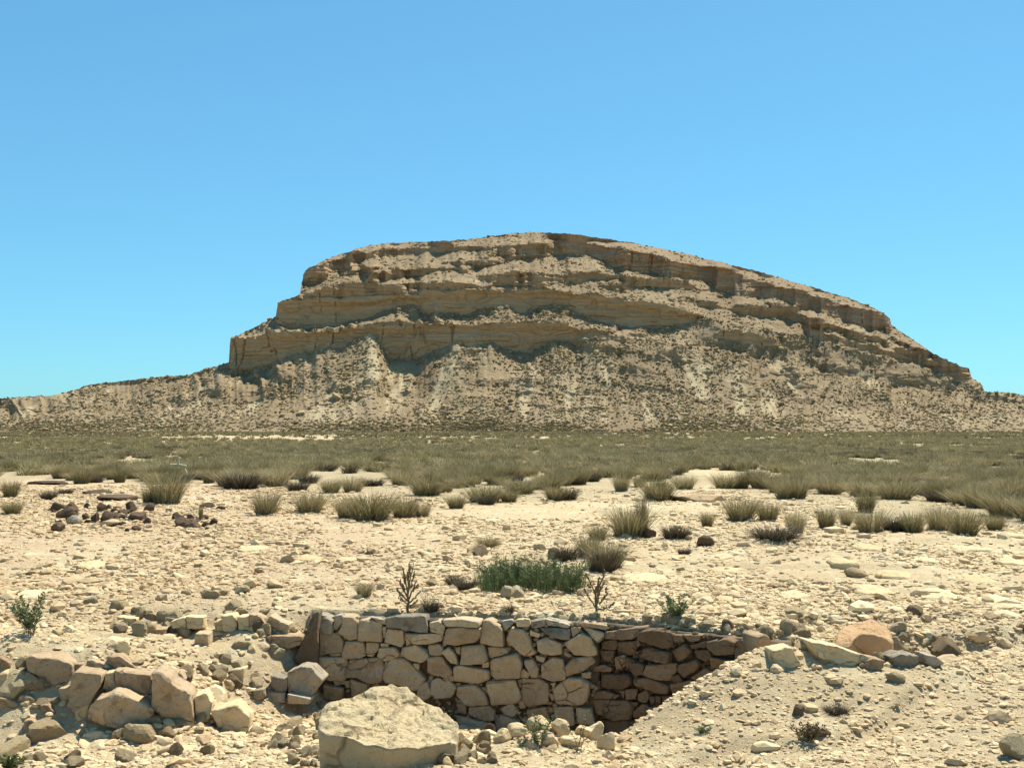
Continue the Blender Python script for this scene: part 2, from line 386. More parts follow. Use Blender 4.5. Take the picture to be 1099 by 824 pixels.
Spx = Spx+.9*fbm(pxs*.12, pxs*0+.5, None, 61, 3)+.5*vnoise(pxs*.45, pxs*0, None, 62)
TOE = 463.5
PY = np.maximum((TOE+(248.-TOE)*t)[:, None], Spx[None])   # rows from toe to skyline
PX = np.broadcast_to(pxs[None], PY.shape)
wob = 1.5*fbm(PX*.06, PY*.02, None, 63, 3)+.9*vnoise(PX*.35, PY*.1, None, 64)
cl = np.zeros_like(PY); cap = np.zeros_like(PY)
pad = lambda c, xl, yl, xr, yr: (np.r_[xl, c[0], xr], np.r_[yl, c[1], yr])
b1i = np.interp(pxs, *pad(B1, [-900, 180, 246], [440, 412, 396], [760, 1053, 1800], [374, 432, 455]))
t1i = np.minimum(np.interp(pxs, *pad(T1, [-900, 180, 246], [440, 412, 396], [760, 1053, 1800], [374, 432, 455])), b1i)
t2i = np.interp(pxs, *pad(T2, [-900, 180, 297], [420, 380, 350], [760, 870, 960, 1053, 1800], [342, 362, 386, 414, 445]))
b2i = np.maximum(np.interp(pxs, *pad(B2, [-900, 180, 297], [420, 380, 350], [760, 870, 960, 1053, 1800], [342, 362, 386, 414, 445])), t2i)
wob = 1.2*fbm(pxs*.06, pxs*0+.3, None, 63, 3)+1.0*vnoise(pxs*.35, pxs*0+.7, None, 64)
b1i = np.minimum(b1i+1.2*wob, TOE-4); t1i = np.minimum(t1i+.7*wob, b1i); b2i = np.minimum(b2i+wob, t1i-.5); t2i = np.minimum(t2i+.7*wob, b2i)
scr = np.minimum(Spx, t2i-25)
YT = 415+15*((np.clip(pxs, -200, 1300)-600)/500)**2
yw = 5*fbm(pxs*.012, pxs*0+.2, None, 66, 3)
Y1 = YT+78+yw+26*sstep(560, 250, pxs)*0; Y2 = Y1+13; YC = Y2+1.02*np.maximum(t2i-scr, 25)
Yh = np.empty_like(PY)
for c in range(len(pxs)):
    kp = [scr[c], t2i[c], b2i[c], t1i[c], b1i[c], .45*b1i[c]+.55*TOE, TOE]
    ky = [YC[c], Y2[c]+2.0, Y2[c], Y1[c]+2.2, Y1[c], Y1[c]*.58+YT[c]*.42, YT[c]]
    Yh[:, c] = np.interp(PY[:, c], kp, ky)
dpy = np.abs(np.diff(PY, axis=0, prepend=PY[:1]))
dev = np.zeros_like(PY)                                  # extra steepness (metres per pixel), added through a leaky sum
inside_cl = ((PY <= b1i) & (PY >= t1i) & (b1i-t1i > 1.5)) | ((PY <= b2i) & (PY >= t2i) & (b2i-t2i > 1.5))
cl = np.where(inside_cl, 1., 0.)
for (lo, hi) in ((t1i, b1i), (t2i, b2i)):                # overhanging lip with a weathered recess below
    f = (PY-lo)/np.maximum(hi-lo, 1)
    Yh = Yh-2.2*np.where(inside_cl & (f >= 0) & (f <= 1), sstep(.38, .12, f), 0)-2.2*np.where((PY < lo) & (hi-lo > 1.5), np.clip(1-(lo-PY)/5, 0, 1), 0)
wob2 = 1.5*fbm(PX*.06, PY*.02, None, 68, 3)+.9*vnoise(PX*.35, PY*.1, None, 69)
for (T, B, cp) in bands[2:]:
    x0, x1 = T[0][0], T[0][-1]
    tt = np.interp(pxs, *T)[None]+wob2*.8; bb = np.interp(pxs, *B)[None]+wob2*.9
    ins = (PX >= x0) & (PX <= x1) & (bb > tt+.5) & (PY >= tt) & (PY <= bb)
    f = (PY-tt)/np.maximum(bb-tt, 1)
    tp_ = np.clip(np.minimum(PX-x0, x1-PX)/10, 0.32, 1)
    dev = np.where(ins, np.where(f < .25, -1.3, -.98)*tp_*np.clip(.86+.5*fbm(PX*.05, PY*.12, None, 77, 2), .5, 1.02), dev)
    cl = np.maximum(cl, np.where(ins, 1, 0)); cap = np.maximum(cap, np.where(ins, cp, 0))
upper = sstep(2, -4, PY-t2i[None])*(pxs[None] > 300)
dip = PY-np.interp(pxs, *S)*.55
led = fbm(PX*.011, dip*.115, None, 71, 3)+.35*vnoise(PX*.05, dip*.2, None, 72)+.16*fbm(PX*.22, dip*.3, None, 74, 2)
ledm = upper*sstep(.05, .11, led-.10*sstep(640, 760, PX))*(cl < .5)
dev = dev-1.12*ledm
cl = np.maximum(cl, ledm*.9); cap = np.maximum(cap, ledm*.5)
cap = np.maximum(cap, sstep(14, 5, PY-Spx[None])*(pxs[None] > 320)*(pxs[None] < 1056)*np.where(PX < 590, .6, .9))
led2 = fbm(PX*.03, dip*.15, None, 75, 3)                # sparse ledges in the talus
ledm2 = (1-upper)*sstep(.26, .36, led2)*(cl < .5)*(PY < 440)
dev = dev-.6*ledm2; cl = np.maximum(cl, ledm2*.4)
bs = np.diff(Yh, axis=0, prepend=Yh[:1])/np.maximum(dpy, 1e-3); bs = np.where(dpy < 1e-3, .05, np.clip(bs, .05, 2.5))
acc = np.zeros(len(pxs)); lk = np.zeros_like(PY)
for k in range(1, NRW):
    acc = np.where(dev[k] < -.3, acc, acc*np.exp(-dpy[k]/9))+dev[k]*bs[k]*dpy[k]; lk[k] = acc
kk = np.exp(-.5*(np.arange(-6, 7)/1.4)**2); kk /= kk.sum()
Yh = Yh+sum(k*np.roll(lk, q, axis=1) for q, k in zip(range(-6, 7), kk))
# fans: debris cones standing out below each re-entrant of the lower cliff
b1 = np.interp(pxs, *B1, left=396, right=359); b1s = np.convolve(np.pad(b1, 60, 'edge'), np.ones(121)/121, 'valid')
fan = (b1s-b1)*(pxs > 255)*(pxs < 655)
down = np.clip((PY-b1[None])/85, 0, 1)
ker = np.exp(-.5*(np.arange(-2, 3)/.8)**2); ker /= ker.sum()
Yh = sum(k*np.roll(Yh, s, axis=1) for s, k in zip(range(-2, 3), ker))
Xh = (PX-CX)/F*Yh; Zh = CZ-(PY-HY)/F*Yh
# erosion: displace along the surface normal
G = np.stack([Xh, Yh, Zh], -1)
du = np.gradient(G, axis=1); dv = np.gradient(G, axis=0)
N = np.cross(du, dv); N /= np.linalg.norm(N, axis=2)[..., None]+1e-9
N = np.where((N[..., 1:2] > 0) & (N[..., 2:3] < .2), -N, N)
gul = -np.abs(fbm(Xh*.045+.3*fbm(Xh*.02, Zh*.03, None, 81, 2), Zh*.012, None, 82, 4))*2+.5
amp_t = (1-cl)*sstep(462, 440, PY)
cone = np.clip(fan, -12, 12)[None]*.12*(PY > b1[None]-1)*(1-down)
rill = -np.abs(fbm(PX*.06+.9*fbm(PX*.02, PY*.03, None, 87, 3)+(PX-600)*.00005*(PY-400), PY*.008, None, 88, 2))*3+.7
disp = amp_t*((1.0*gul+1.3*rill*np.clip(.5+fbm(PX*.01, PY*.02, None, 99, 2), 0, 1.2))*(1-upper*.7)+cone+.6*fbm(Xh*.16, Yh*.16, Zh*.16, 83, 4, .6))
disp += cl*(.55*fbm(Xh*.08, Yh*.03, Zh*.12, 84, 4, .55)+.6*fbm(Xh*.02, Yh*.02, Zh*1.1, 85, 2)+.5*fbm(Xh*.5, Yh*.3, Zh*.5, 86, 3))
crk = fbm(Xh*.13, Zh*.02, Yh*.02, 89, 3); disp -= cl*1.4*np.clip(1-np.abs(crk)/.035, 0, 1)*sstep(-.1, .2, vnoise(Xh*.03, Zh*.05, None, 90))
disp += cl*.7*np.floor(2.2*fbm(Xh*.06, Zh*.22, None, 93, 2))
disp *= sstep(0, .03, t)[:, None]
edgefade = sstep(0, 5, PY-Spx[None])*.6+.4
G = G+N*(disp*edgefade)[..., None]
# back side
last = G[-1]
for (dy, f) in ((6, 1.0), (25, .97), (60, .9), (130, .6), (230, .15), (300, -.05)):
    q = last.copy(); q[:, 1] += dy; q[:, 0] *= (q[:, 1]/last[:, 1]); q[:, 2] = np.where(f > 0, last[:, 2]*f, -1) - (0.4 if dy < 10 else 0)
    G = np.concatenate([G, q[None]])
cl = np.concatenate([cl, np.zeros((6, len(pxs)))]); cap = np.concatenate([cap, np.repeat(cap[-1:], 6, 0)])
fanv = np.clip(fan[None]/10, 0, 1)*(PY > b1[None])*(1-down)+.9*sstep(.52, .64, .5+.5*fbm((PX-560)*(1-.004*(PY-400))*.05+.5*fbm(PX*.03, PY*.04, None, 98, 3), PY*.014, None, 91, 5))*sstep(372, 400, PY)*sstep(458, 445, PY)
fanv = np.clip(fanv*(.5+1.5*fbm(PX*.10+.8*fbm(PX*.02, PY*.03, None, 87, 3), PY*.012, None, 92, 3)), 0, 1)
fanv = np.concatenate([fanv, np.zeros((6, len(pxs)))])
nr, nc = G.shape[:2]
i = np.arange(nr-1)[:, None]*nc+np.arange(nc-1)[None]
Fq = np.stack([i, i+1, i+1+nc, i+nc], -1).reshape(-1, 4)
hill = mesh_np('mesa_hill', G.reshape(-1, 3), Fq, m_hill, {'cliff': cl, 'cap': cap, 'fan': fanv}, False)
tag(hill, kind='structure')

# scrub and blocks on the hill: uncountable
def on_hill(n, w, seed):
    r = np.random.default_rng(seed)
    p = (w/w.sum()).ravel(); k = r.choice(len(p), n, p=p)
    a, c = k//w.shape[1], k % w.shape[1]
    q = G[a, c]+0; q2 = G[np.minimum(a+1, nr-1), np.minimum(c+1, nc-1)]; u = r.random((n, 1))
    return q*(1-u)+q2*u
colw = np.where((pxs > -200) & (pxs < 1250), 1, .0)*np.gradient(pxs)
clump = np.clip(.45+1.2*fbm(PX*.03, PY*.05, None, 95, 4), .03, 1)
w = colw[None]*np.abs(dpy)*(1-np.clip(cl[:NRW], 0, 1))*clump*np.where(upper > .5, .22, 1)*(1-.75*fanv[:NRW])
b_s = [polytope(900+k, 1, 14, .7, .25, 3) for k in range(8)]
n = 17000
p = on_hill(n, w, 1); s = rng.gamma(2.0, .115, n)+.12
scl = np.stack([s, s, s*rng.uniform(.55, .85, n)], -1)
p[:, 2] += scl[:, 2]*.35
o = merge(b_s, rng.integers(0, 8, n), p, scl, rng.uniform(0, 6.28, n), rng.normal(0, .15, n), 'hill_scrub', m_scrub, rng.random(n))
tag(o, 'dark dry scrub dotted over the slopes of the mesa', 'scrub', kind='stuff')
w = colw[None]*np.abs(dpy)*(1-np.clip(cl[:NRW], 0, 1))*np.clip(.4+fbm(PX*.03, PY*.05, None, 96, 3), .05, 1)
b_r = [polytope(930+k, 1, 9, .6, .1, 3) for k in range(8)]
n = 9000
p = on_hill(n, w, 2); s = rng.gamma(2.2, .16, n)+.12
m_hrock = rock_mat('hill rubble', ((0, (.22, .165, .095)), (.4, (.32, .25, .145)), (.75, (.40, .33, .195)), (1, (.50, .42, .26))), .5, .05, 3, 'attr')
o = merge(b_r, rng.integers(0, 8, n), p+[0, 0, .05], np.stack([s*1.3, s, s*.7], -1), rng.uniform(0, 6.28, n), rng.normal(0, .3, n), 'hill_rubble', m_hrock, rng.random(n))
tag(o, 'fallen blocks and rubble strewn over the slopes of the mesa', 'rubble', kind='stuff')

# ------------------------------------------------------------------ shaped stones
def resample(poly, n):
    p = np.asarray(poly, float); q = np.vstack([p, p[:1]])
    L = np.r_[0, np.cumsum(np.linalg.norm(np.diff(q, axis=0), axis=1))]
    s = np.linspace(0, L[-1], n, endpoint=False)
    return np.stack([np.interp(s, L, q[:, k]) for k in range(q.shape[1])], -1)
def face_stone(name, poly_uvw, back, mat, seed, bulge=.05, parent=None, rough=.022, nseg=56, back_dir=None, plane=None, shrink=1.0):
    """poly in world 3-D on a plane with outward normal n (towards the viewer); extruded backwards"""
    A, U, Vv, Nn = plane
    p2 = np.array([[(q-A)@U, (q-A)@Vv] for q in poly_uvw])
    p2 = resample(p2, nseg)
    for _ in range(1): p2 = .25*np.roll(p2, 1, 0)+.5*p2+.25*np.roll(p2, -1, 0)
    c = p2.mean(0); size = np.sqrt(np.ptp(p2[:, 0])*np.ptp(p2[:, 1]))
    a = np.arange(nseg)
    p2 = c+(p2-c)*(shrink+.035*fbm(a*.35, a*0+seed, None, seed, 3))[:, None]
    rings = [(.04, 1), (.15, 1), (.3, 1), (.45, 1), (.58, 1), (.70, .99), (.80, .97), (.88, .93), (.94, .84), (.98, .58), (1.0, 0.), (1.01, -.4), (1.0, -1)]
    r_ = np.random.default_rng(seed); tl = r_.normal(0, .12 if bulge != .02 else .05, 2)
    VV = []
    for (r, w) in rings:
        q = c+(p2-c)*r
        if w >= 0: ww = bulge*w*np.ones(nseg)+((q-c)@tl)*min(1, w*1.5)
        elif w > -.9: ww = np.full(nseg, -.35*back*.4)
        else: ww = np.full(nseg, -back)
        VV.append(np.c_[q, ww])
    VV.append(np.array([[c[0], c[1], -back], [c[0], c[1], bulge]]))
    L = np.vstack(VV)
    nz = np.stack([fbm(L[:, 0]*6+seed, L[:, 1]*6, L[:, 2]*6, seed+k, 4, .55) for k in range(3)], -1)+.35*np.stack([fbm(L[:, 0]*22+seed, L[:, 1]*22, L[:, 2]*22, seed+20+k, 3, .6) for k in range(3)], -1)
    L = L+nz*rough*np.array([.6, .6, 1.3])*min(1.6, .5+size*1.6)
    # chipped facets on the front
    fc = np.abs(fbm(L[:, 0]*3.5+seed*1.7, L[:, 1]*3.5, None, seed+9, 3)); fc = np.floor(fc*7)/7*.7+fc*.3; L[:, 2] -= np.where(L[:, 2] > 0, fc*rough*2.6, 0)
    Wd = A+L[:, :1]*U+L[:, 1:2]*Vv+L[:, 2:3]*(Nn if back_dir is None else np.where(L[:, 2:3] > 0, Nn, back_dir))
    fs = []
    for k in range(len(rings)-1):
        j = (a+1) % nseg
        fs.append(np.stack([k*nseg+a, k*nseg+j, (k+1)*nseg+j, (k+1)*nseg+a], -1))
    k = (len(rings)-1)*nseg; j = (a+1) % nseg
    fs.append(np.stack([k+a, k+j, np.full(nseg, len(L)-2), np.full(nseg, len(L)-2)], -1))
    Fq = np.concatenate(fs[:-1]); Ft = fs[-1][:, :3]
    allf = np.concatenate([Fq[:, [0, 1, 2]], Fq[:, [0, 2, 3]], Ft, np.stack([j, a, np.full(nseg, len(L)-1)], -1)])[:, ::-1]
    return mesh_np(name, Wd, allf, mat, None, True, parent)
def plane_of(a, b):
    U = np.array([b[0]-a[0], b[1]-a[1], 0]); U /= np.linalg.norm(U)
    Nn = np.array([U[1], -U[0], 0.]); Vv = np.array([0, 0, 1.])
    return (np.array([a[0], a[1], 0.]), U, Vv, Nn)
def ray_plane(px, py, pl):
    A, U, Vv, Nn = pl
    o = np.array([0, 0, CZ]); d = np.array([(px-CX)/F, 1, -(py-HY)/F])
    return o+d*(((A-o)@Nn)/(d@Nn))

Z1 = """115,230 295,240 330,290 320,370 215,385 115,415 110,300|125,112 165,102 250,140 255,235 120,225|265,110 320,105 325,150 280,215 260,200|330,110 400,120 440,165 438,270 380,290 300,230 325,180|455,145 520,135 615,165 615,300 445,285|525,118 640,138 645,172 600,160|660,120 760,108 930,113 950,230 790,215 760,195 660,190|620,190 650,185 650,260 630,270|660,200 775,210 785,300 765,335 640,300|800,235 1060,240 1055,290 940,320 850,305|790,250 840,310 800,325|350,295 480,295 500,395 470,420 335,420 325,390|505,305 595,310 595,350 550,410 505,400|605,310 665,315 660,340 610,340|600,345 710,340 745,390 730,410 640,440 585,400|770,345 870,320 940,360 965,410 910,450 830,435 760,395|165,405 340,415 365,460 340,580 230,585 160,540|385,430 600,415 620,470 615,590 520,600 440,560 355,555 360,500|690,420 790,425 940,570 880,650 840,660 640,590 625,530|640,450 690,440 650,490 630,500|845,455 895,460 890,510 860,490|265,585 345,580 340,610 270,625|190,610 330,640 320,720 190,720|395,570 510,610 500,700 390,700|340,590 380,585 380,640 350,640|890,625 950,590 990,690 930,730 880,700|225,385 310,380 310,403 240,403"""
Z2 = """5,100 60,90 95,120 85,165 10,150|115,130 210,125 240,130 310,130 305,180 270,210 150,235 90,215|320,95 360,85 435,130 445,240 375,230 305,215|80,88 190,75 300,90 300,122 110,122|430,95 490,85 495,110 450,145|515,85 590,82 595,120 520,125|605,90 685,80 685,120 610,130|485,130 560,140 595,180 615,250 640,270 590,300 555,290 460,200|600,140 660,165 650,190 600,165|660,130 830,135 835,200 780,195 690,165|690,80 830,110 825,127 700,117|835,128 895,125 890,155 850,180|640,205 690,185 785,220 785,280 725,290 650,265|800,220 900,160 960,185 995,265 980,290 860,290|910,125 1035,155 1035,190 1000,215 960,180|915,95 1050,120 1045,142 920,118|0,235 60,225 85,250 75,290 5,290|75,270 120,245 160,290 175,345 130,335|155,250 185,240 185,285 165,280|195,245 320,230 350,310 320,335 190,345|350,245 400,245 460,250 465,275 365,310|370,320 525,275 550,340 540,420 400,435 370,410|0,300 75,295 140,390 110,430 0,395|150,360 200,345 250,365 350,375 355,430 300,455 150,440|315,340 355,330 355,365 320,365|565,320 615,310 650,370 640,420 610,415 570,350|630,290 690,300 680,330 640,320|540,420 560,370 600,400 590,425|665,350 740,305 790,320 810,410 800,435 735,445 670,420|795,260 845,295 830,303 800,290|810,355 850,310 960,295 985,330 920,375 815,415|900,395 955,390 955,425 905,425|15,450 50,430 110,430 165,480 140,530 50,545 15,520|110,420 150,410 145,445|175,480 270,465 330,510 350,580 230,590 165,530|345,450 510,435 545,540 520,575 370,585|310,480 340,480 350,520|525,435 550,430 550,490|555,430 650,430 705,460 705,575 580,590 555,540|730,490 820,430 900,425 950,460 940,540 910,585 760,575|715,455 750,450 740,480|705,510 750,525 730,560|240,595 350,585 390,620 385,670 330,675 240,640|165,580 200,570 225,600 220,640 190,635|420,610 490,575 530,620 500,650 450,640|525,560 560,555 575,600 540,605|165,650 330,685 390,705 340,800 180,800|395,665 450,650 540,680 480,770 400,770|580,610 690,595 720,690 600,690|740,600 850,595 860,700 750,700|870,600 960,605 985,690 880,690"""
Z3 = """150,115 340,90 335,130 290,155 155,150|340,110 430,105 510,130 505,190 460,205 390,180 330,155|515,130 560,132 575,165 520,170|560,130 660,130 650,160 600,165|220,170 285,165 320,195 290,235 220,215|295,165 330,155 340,185 320,195|130,165 200,155 215,185 200,210 130,205|115,215 195,215 185,268 150,268|305,220 390,200 500,225 490,280 440,275 300,250|510,215 580,175 610,220 590,250 540,270|600,185 690,165 690,195 610,205|695,165 800,150 845,165 840,230 750,235 700,200|845,170 960,160 1000,290 870,300 845,230|200,250 255,235 255,300 205,315|265,250 355,290 355,345 310,345 265,290|370,290 520,285 530,320 495,375 430,370 360,340|540,290 640,260 660,285 640,320 570,360 535,320|625,215 700,210 715,250 690,275 640,250|715,250 840,270 850,310 720,310|75,305 140,290 185,310 180,327 80,327|130,345 280,340 285,395 250,420 135,410|305,365 380,360 490,400 485,445 420,440 310,400|505,350 540,340 565,380 550,390 510,380|615,355 680,305 740,340 740,390 660,385|750,320 820,320 850,370 830,400 750,400|835,310 950,320 950,350 870,370|90,440 140,430 220,455 200,472 90,472|85,395 120,375 120,420 95,430|90,480 270,480 295,520 280,580 200,585 100,545|325,450 365,425 380,460 365,495 325,485|300,540 350,500 410,520 425,555 390,575 300,570|385,460 440,460 450,545 400,505|455,460 560,450 600,480 560,560 460,560|500,390 610,370 620,400 580,440 510,440|580,440 640,435 650,480 600,470|260,420 320,420 310,470 260,475|225,425 260,430 250,470|285,490 325,490 320,510 290,510|620,400 740,395 720,450 650,440|150,595 290,590 350,610 300,720 160,720|360,585 480,570 500,680 370,680"""
def parse(s, sc, ox, oy):
    return [[(ox+float(a.split(',')[0])/sc, oy+float(a.split(',')[1])/sc) for a in st.split()] for st in s.split('|')]
polyF = parse(Z1, 6.869, 320, 645)+parse(Z2, 5.495, 460, 650)
polyW = parse(Z3, 4.995, 620, 655)
plF = plane_of(WA, WB); plW = plane_of(WB+np.array([0, .06]), WC)

def inside(p, poly):
    x, y = p; c = False; n = len(poly)
    for k in range(n):
        (x1, y1), (x2, y2) = poly[k], poly[k-1]
        if (y1 > y) != (y2 > y) and x < (x2-x1)*(y-y1)/(y2-y1)+x1: c = not c
    return c
def build_wall(name, label, polys, pl, mat, a, b, region, seed, caps):
    base = np.array([(a[0]+b[0])/2, (a[1]+b[1])/2, -1.3])
    root = empty(name, base); tag(root, label, 'wall')
    off = np.array([0, 0, 0.])
    made = []
    for k, poly in enumerate(polys):
        w3 = np.array([ray_plane(x, y, pl) for x, y in poly])
        area = np.ptp([q[0] for q in poly])*np.ptp([q[1] for q in poly])
        mm = mat(k, poly)
        o = face_stone('stone', w3, .22 if area > 150 else .12, mm, seed+k, .045 if area > 300 else .02, None, .02, 56 if area > 200 else 32, None, pl, 1.055)
        made.append(o)
    # soil and hearting body behind the faces
    A, U, Vv, Nn = pl
    L = np.linalg.norm(np.array(b)-np.array(a))
    nu, nv = 60, 30
    us = np.linspace(-.02, L+.02, nu); vs = np.linspace(-1.75, -.05, nv)
    VV = []
    for (dep) in (-.09, -.30):
        uu, vv = np.meshgrid(us, vs)
        dd = dep+(.03*fbm(uu*7, vv*7, None, seed, 3) if dep > -.2 else 0)+uu*0
        VV.append((A+uu[..., None]*U+vv[..., None]*Vv+dd[..., None]*Nn).reshape(-1, 3))
    VV = np.vstack(VV); m = nu*nv
    i = (np.arange(nv-1)[:, None]*nu+np.arange(nu-1)[None]).ravel()
    fr = np.stack([i, i+1, i+1+nu, i+nu], -1); bk = fr[:, ::-1]+m
    rim = np.concatenate([np.arange(nu), np.arange(1, nv)*nu+nu-1, (nv-1)*nu+np.arange(nu-2, -1, -1), np.arange(nv-2, 0, -1)*nu])
    rj = np.roll(rim, -1); sd = np.stack([rim, rj, rj+m, rim+m], -1)[:, ::-1]
    made.append(mesh_np('core', VV, np.concatenate([fr, bk, sd]), m_soil, None, True))
    # small chinking stones wedged in the joints
    r = np.random.default_rng(seed); pts = []
    while len(pts) < 420:
        q = (r.uniform(region[0], region[2]), r.uniform(region[1], region[3]))
        if any(inside(q, P_) for P_ in polys): continue
        w3 = ray_plane(q[0], q[1], pl)
        u = (w3-A)@U
        if 0 < u < L and w3[2] < -.04: pts.append(w3-Nn*.055)
    n = len(pts); s = r.uniform(.012, .04, n)
    ch = merge([polytope(seed+50+k, 1, 9, .6, .1) for k in range(6)], r.integers(0, 6, n), np.array(pts), np.stack([s*1.4, s, s], -1), r.uniform(0, 6, n), r.normal(0, .5, n), 'chinking', mat(0, polys[0]), None)
    tag(ch, kind='stuff'); made.append(ch)
    for o in made:
        o.parent = root; o.data.transform(__import__('mathutils').Matrix.Translation(Vector(-base)))
    return root
def matF(k, poly):
    cy = np.mean([q[1] for q in poly])
    return m_grey if (k in (1, 2, 6, 27+9, 27+4) or (cy < 672 and k % 2)) else (m_pale if k in (27+5, 27+6, 27+8) else m_wall)
build_wall('dry_stone_wall', 'brown dry stone retaining wall facing the camera above the pit, with light gaps between coping stones', polyF, plF, matF, WA, WB, (332, 662, 640, 795), 300, None)
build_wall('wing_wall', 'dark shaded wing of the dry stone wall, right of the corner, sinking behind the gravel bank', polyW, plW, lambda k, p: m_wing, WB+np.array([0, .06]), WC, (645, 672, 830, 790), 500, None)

# ------------------------------------------------------------------ boulders and blocks
def put_origin(o, p):
    o.data.transform(__import__('mathutils').Matrix.Translation(Vector(-np.asarray(p, float)))); o.location = Vector(p)
def prism_rock(name, top, down, mat, seed, rough=.03, taper=.06, nseg=120, ledges=0.):
    """rock from the outline of its upper face (world points) down to its foot"""
    tp = resample(top, nseg)
    for _ in range(3): tp = .25*np.roll(tp, 1, 0)+.5*tp+.25*np.roll(tp, -1, 0)
    c = tp.mean(0); rings = list(np.linspace(0, .93, 46))+[.96, .985, 1.]
    VV = [c+(tp-c)*r-np.array([0, 0, .035*max(0, (r-.85)/.15)**2]) for r in rings]
    ns = 16
    for k in range(1, ns+1):
        f = k/ns; q = c+(tp-c)*(1+taper*f); q[:, 2] = tp[:, 2]-.035-down*f; VV.append(q)
    L = np.vstack(VV); k0 = len(rings)*nseg
    s = seed*1.37
    # flaky bedding on the upper face
    top_n = fbm(L[:, 0]*2.6+s, L[:, 1]*2.6, None, seed, 4)
    if ledges: L[:k0, 2] += ledges*(np.floor(top_n*5)/5)[:k0]*np.repeat(np.clip((1.02-np.array(rings))/.12, 0, 1), nseg)
    nz = np.stack([fbm(L[:, 0]*4+s, L[:, 1]*4, L[:, 2]*4, seed+k, 6, .6) for k in range(3)], -1)
    L = L+nz*rough*2
    big = np.stack([fbm(L[:, 0]*1.5+s, L[:, 1]*1.5, L[:, 2]*.6, seed+7+k, 3) for k in range(2)], -1)
    L[k0:, :2] += big[k0:]*rough*3*np.repeat(np.arange(1, ns+1)/ns, nseg)[:, None]**.5
    a = np.arange(nseg); j = (a+1) % nseg
    fs = np.concatenate([np.stack([k*nseg+a, (k+1)*nseg+a, (k+1)*nseg+j, k*nseg+j], -1) for k in range(len(VV)-1)])
    o = mesh_np(name, L, fs, mat, None, True)
    put_origin(o, [c[0], c[1], L[:, 2].min()])
    return o
# the big pale boulder in front of the wall
big_top = [at(*q) for q in ((343,776,9.35),(342,758,9.7),(360,746,10.0),(404,735,10.3),(432,737,10.3),(468,752,10.1),(491,772,9.75),(494,788,9.5),(470,793,9.3),(440,793,9.15),(418,801,9.05),(385,787,9.15),(362,780,9.25))]
o = prism_rock('boulder', big_top, .75, m_bould, 11, .027, -.09, 220, .12)
tag(o, 'largest boulder, pale yellow with a flaky flat top, standing in front of the stone wall', 'boulder')
def block_px(name, poly, Y, back, mat, seed, label, cat='rock', yaw=0., bulge=.02, group=None, lean=-.03):
    """a block traced by its front face; Y = depth of the face, leaning back a little"""
    c = np.mean(np.array(poly), 0)
    if Y is None:
        q_ = max(poly, key=lambda t_: t_[1]); Y = hit(.5*(q_[0]+c[0]), q_[1]-1)[1]
    A = at(c[0], c[1], Y)
    U = np.array([math.cos(yaw), math.sin(yaw), 0]); Nn = np.array([math.sin(yaw), -math.cos(yaw), lean]); Nn /= np.linalg.norm(Nn)
    Vv = np.cross(U, -Nn); Vv /= np.linalg.norm(Vv); Vv = Vv if Vv[2] > 0 else -Vv
    pl = (A, U, Vv, Nn)
    w3 = [ray_plane(x, y, pl) for x, y in poly]
    bd = np.array([Nn[0], Nn[1], .05])
    o = face_stone(name, w3, back, mat, seed, bulge, None, .022, 72, bd, pl, 1.02)
    co = np.empty(len(o.data.vertices)*3); o.data.vertices.foreach_get('co', co); co = co.reshape(-1, 3)
    put_origin(o, [A[0], A[1], co[:, 2].min()])
    return tag(o, label, cat, group)
def zz(s, sc=6.869, ox=0, oy=680): return parse(s, sc, ox, oy)[0]
